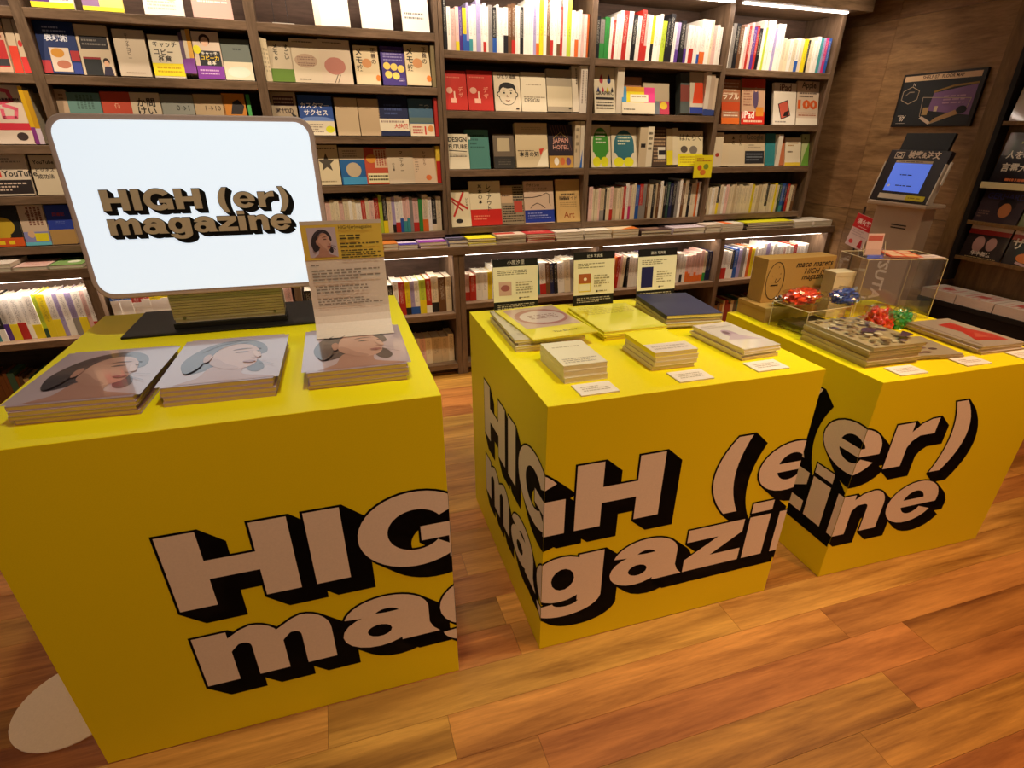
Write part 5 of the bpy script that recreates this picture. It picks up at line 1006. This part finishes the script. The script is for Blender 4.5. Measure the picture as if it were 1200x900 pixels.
# fire extinguisher with its sign
fa = on_x(998, 262, 3.2)
fe = empty('fire_extinguisher', (3.22, 2.72, 0), RZ, 'red fire extinguisher on the floor behind the small plinth', 'extinguisher')
rm = plain('extinguisher_red', '#b8281c', 0.35, 0.5)
q = MB(); q.tube([(0, 0, 0.003), (0, 0, 0.01), (0, 0, 0.40), (0, 0, 0.44), (0, 0, 0.46)], [0.055, 0.065, 0.065, 0.045, 0.02], 20); q.build('cylinder', rm, fe, smooth=True)
q = MB(); q.tube([(0, 0, 0.46), (0, 0, 0.49)], 0.018, 12); q.build('valve', plain('kiosk_dark', '#221a1e', 0.35), fe)
q = MB(); q.box(-0.01, -0.012, 0.49, 0.09, 0.012, 0.505); q.build('lever', plain('kiosk_dark', '#221a1e', 0.35), fe)
q = MB(); q.tube([(0, 0.02, 0.47), (0.04, 0.05, 0.44), (0.07, 0.05, 0.3), (0.068, 0.03, 0.12)], 0.009, 8); q.build('hose', plain('kiosk_black', '#0d0c10', 0.5), fe, smooth=True)
fsn = empty('fire_sign', (3.30, 2.755, 0), RZ, 'red and pink fire extinguisher sign on a thin stand', 'sign')
q = MB(); q.tube([(0, 0.03, 0.0), (0, 0.03, 0.95)], 0.006, 8); q.build('stand', plain('stand_metal', '#4a4240', 0.3, 0.5, 0.6), fsn)
MB().box(-0.07, -0.0, 0, 0.07, 0.06, 0.008).build('foot', plain('stand_metal', '#4a4240', 0.3, 0.5, 0.6), fsn)
sp = MB().box(-0.07, -0.003, 0, 0.07, 0.0, 0.20).build('plate', plain('sign_plate', '#dfc2bc', 0.4), fsn, (0.0, 0.02, 0.70), (0, math.radians(12), 0))
art(MB(), 0.14, 0.20, [('r', 0, .58, 1, 1, '#c01822'), ('t', '消火器', .15, .72, .72, '#f0dcd4', .03), ('l', .3, .62, .8, .67, 1, '#e8b8b0'), ('l', .1, .35, .9, .55, 3, '#b89a98'), ('e', .25, .15, .12, .07, '#c83a3a'), ('p', [(.65, .05), (.9, .05), (.82, .3), (.72, .3)], '#b8202a')], 0.0004, 4).build('sign_print', PRINT, sp, (-0.07, -0.0031, 0))
# pilaster and magazine rack
o = MB().box(XW - 0.075, 2.235, 0, XW, 2.325, 2.8).build('trim_1', RACK_WOOD, bevel=0.002); struct(o)
rk = empty('magazine_rack', (XW - 0.15, 1.7, 0), 0, 'wooden magazine rack with dark covers at the right picture edge', 'rack')
def rpart(n, mt, x0, y0, z0, x1, y1, z1): return MB().box(x0 - (XW - .15), y0 - 1.7, z0, x1 - (XW - .15), y1 - 1.7, z1).build(n, mt, rk, bevel=0.0015)
DK = plain('rack_dark', '#191310', 0.6)
rpart('side_panel', DK, XW - 0.09, 2.205, 0.6, XW - 0.004, 2.233, 2.2); rpart('side_panel', RACK_WOOD, XW - 0.09, 1.0, 0, XW - 0.004, 1.03, 2.2)
rpart('back_panel', RACK_WOOD, XW - 0.02, 1.03, 0.0, XW - 0.004, 2.205, 2.2)
for z in (0.735, 0.925, 1.11, 1.41, 1.7):
    rpart('ledge', RACK_WOOD, XW - 0.085, 1.03, z - 0.012, XW - 0.02, 2.203, z)
    rpart('lip', EDGE if z == 1.11 else RACK_WOOD, XW - 0.088, 1.03, z - 0.012, XW - 0.085, 2.203, z + (0.02 if z == 1.11 else 0.008))
rpart('counter', DK, XW - 0.24, 1.03, 0.49, XW - 0.02, 2.232, 0.515)
rpart('plinth', DK, XW - 0.20, 1.03, 0.0, XW - 0.02, 2.232, 0.48)
def rack_mag(y0, y1, z, h, ops, base, label):
    w = y0 - y1
    o = MB().box(0, 0, 0, w, 0.006, h).build('magazine', TINT, None, (XW - 0.078, y0, z + 0.0008), (math.radians(-9), 0, 0)); o.color = (*C(base), 1)
    o.rotation_euler = (Matrix.Rotation(RZ, 4, 'Z') @ Matrix.Rotation(math.radians(-9), 4, 'X')).to_euler()
    tag(o, label, 'magazine', 'magazines on the wall rack')
    art(MB(), w, h, [('r', 0, 0, 1, 1, base)] + ops, 0.0004, 7).build('cover_print', GLOSS, o)
face = lambda c, h: [('e', .6, .62, .24, .16, h), ('e', .6, .5, .16, .15, c), ('p', [(.4, 0), (.46, .34), (.72, .34), (.95, 0)], '#18161c')]
rack_mag(2.185, 1.97, 1.412, 0.27, [('r', 0, 0, 1, .25, '#c8b0a0'), ('e', .8, .4, .3, .2, '#a8a01c'), ('t', 'ア', .6, .06, .3, K)], '#c8b8a0', 'pale magazine with yellow patch on the highest visible rack ledge')
rack_mag(1.95, 1.73, 1.412, 0.27, [('l', .1, .1, .9, .9, 6, '#6a5a50')], '#a8987e', 'beige magazine at the right end of the highest rack ledge')
rack_mag(2.175, 1.93, 1.112, 0.255, [('t', '人を動かす', .12, .52, .8, '#e0d2bc', .02), ('t', '言霊大全', .12, .28, .7, '#e0d2bc', .02), ('l', .3, .78, .9, .86, 1, '#8a8a3a'), ('l', .3, .08, .9, .18, 1, '#c86a3a')], '#1c1518', 'black magazine with two lines of large cream characters')
rack_mag(1.91, 1.69, 1.112, 0.255, [('l', .1, .2, .9, .8, 5, '#6a4a40')], '#2a2024', 'dark magazine right of the cream-lettered one')
rack_mag(2.185, 1.965, 0.927, 0.165, [('t', 'GERHARD', .1, .74, .85, '#3a3c78', .02), ('e', .62, .6, .2, .2, '#1a1416'), ('e', .62, .42, .14, .22, '#a8683e'), ('l', .05, .15, .3, .4, 3, '#6a5048')], '#33262c', 'brown magazine with shadowed portrait wearing a cap')
rack_mag(1.955, 1.73, 0.927, 0.165, [('r', .0, .0, .4, 1, '#6a7048'), ('t', 'EPS', .5, .4, .4, '#d8c8b0')], '#3a3430', 'olive and grey magazine beside the shadowed portrait')
rack_mag(2.19, 1.975, 0.737, 0.175, [('r', 0, .88, 1, 1, '#e0d0c0'), ('r', 0, .74, 1, .88, '#b02a28'), ('e', .35, .45, .14, .24, '#a88078'), ('e', .65, .48, .12, .2, '#a88078'), ('t', '年中無休', .25, .1, .5, '#e0d0bc', .02), ('l', .15, .03, .9, .07, 1, '#c8a868')], '#1e171a', 'dark magazine with two pale faces and red strip')
rack_mag(1.965, 1.74, 0.737, 0.175, [('r', 0, .88, 1, 1, '#e0d0c0'), ('r', 0, .72, 1, .88, '#c03a2e'), ('t', 'サプラ', .05, .46, .8, '#e8dcc8', .02), ('e', .45, .25, .2, .14, '#d8782a'), ('ln', [(.3, .1), (.6, .02), (.9, .08)], .05, '#c8a0a0')], '#1e171a', 'dark magazine with white brush lettering and orange sun')
for k, (y0, y1) in enumerate(((2.225, 2.03), (2.025, 1.83), (1.825, 1.63))):
    for j in range(4):
        pos = ('bottom', 'third from top', 'second from top', 'topmost')[j]
        flat_book(XW - 0.14, (y0 + y1) / 2, 0.5155 + j * 0.0125, 0.185, y0 - y1, 0.012, 0.004 * (j - 1), '#e0cfc2', f'white magazine, {pos} of the {ordn(k + 1)} rack counter pile', [('l', .1, .1, .9, .9, 5, '#d08a84'), ('r', .3, .4, .6, .7, '#c85a52')] if j == 3 else None, 'magazine', 'magazine', 'magazine piles on the rack counter', '#cdb8a4')
# pale round floor disc beside the largest plinth
q = MB(); cx, cy = -0.77, 1.285
q.faces([(0.137 * math.cos(2 * math.pi * k / 40), 0.137 * math.sin(2 * math.pi * k / 40), z) for z in (0.0003, 0.0035) for k in range(40)], [tuple(range(40, 80)), tuple(range(39, -1, -1))] + [(k, (k + 1) % 40, 40 + (k + 1) % 40, 40 + k) for k in range(40)])
o = q.build('floor_disc', plain('disc_white', '#fff4e4', 0.5), None, (cx, cy, 0.0002)); tag(o, 'round pale disc lying on the floor left of the largest plinth', 'disc')
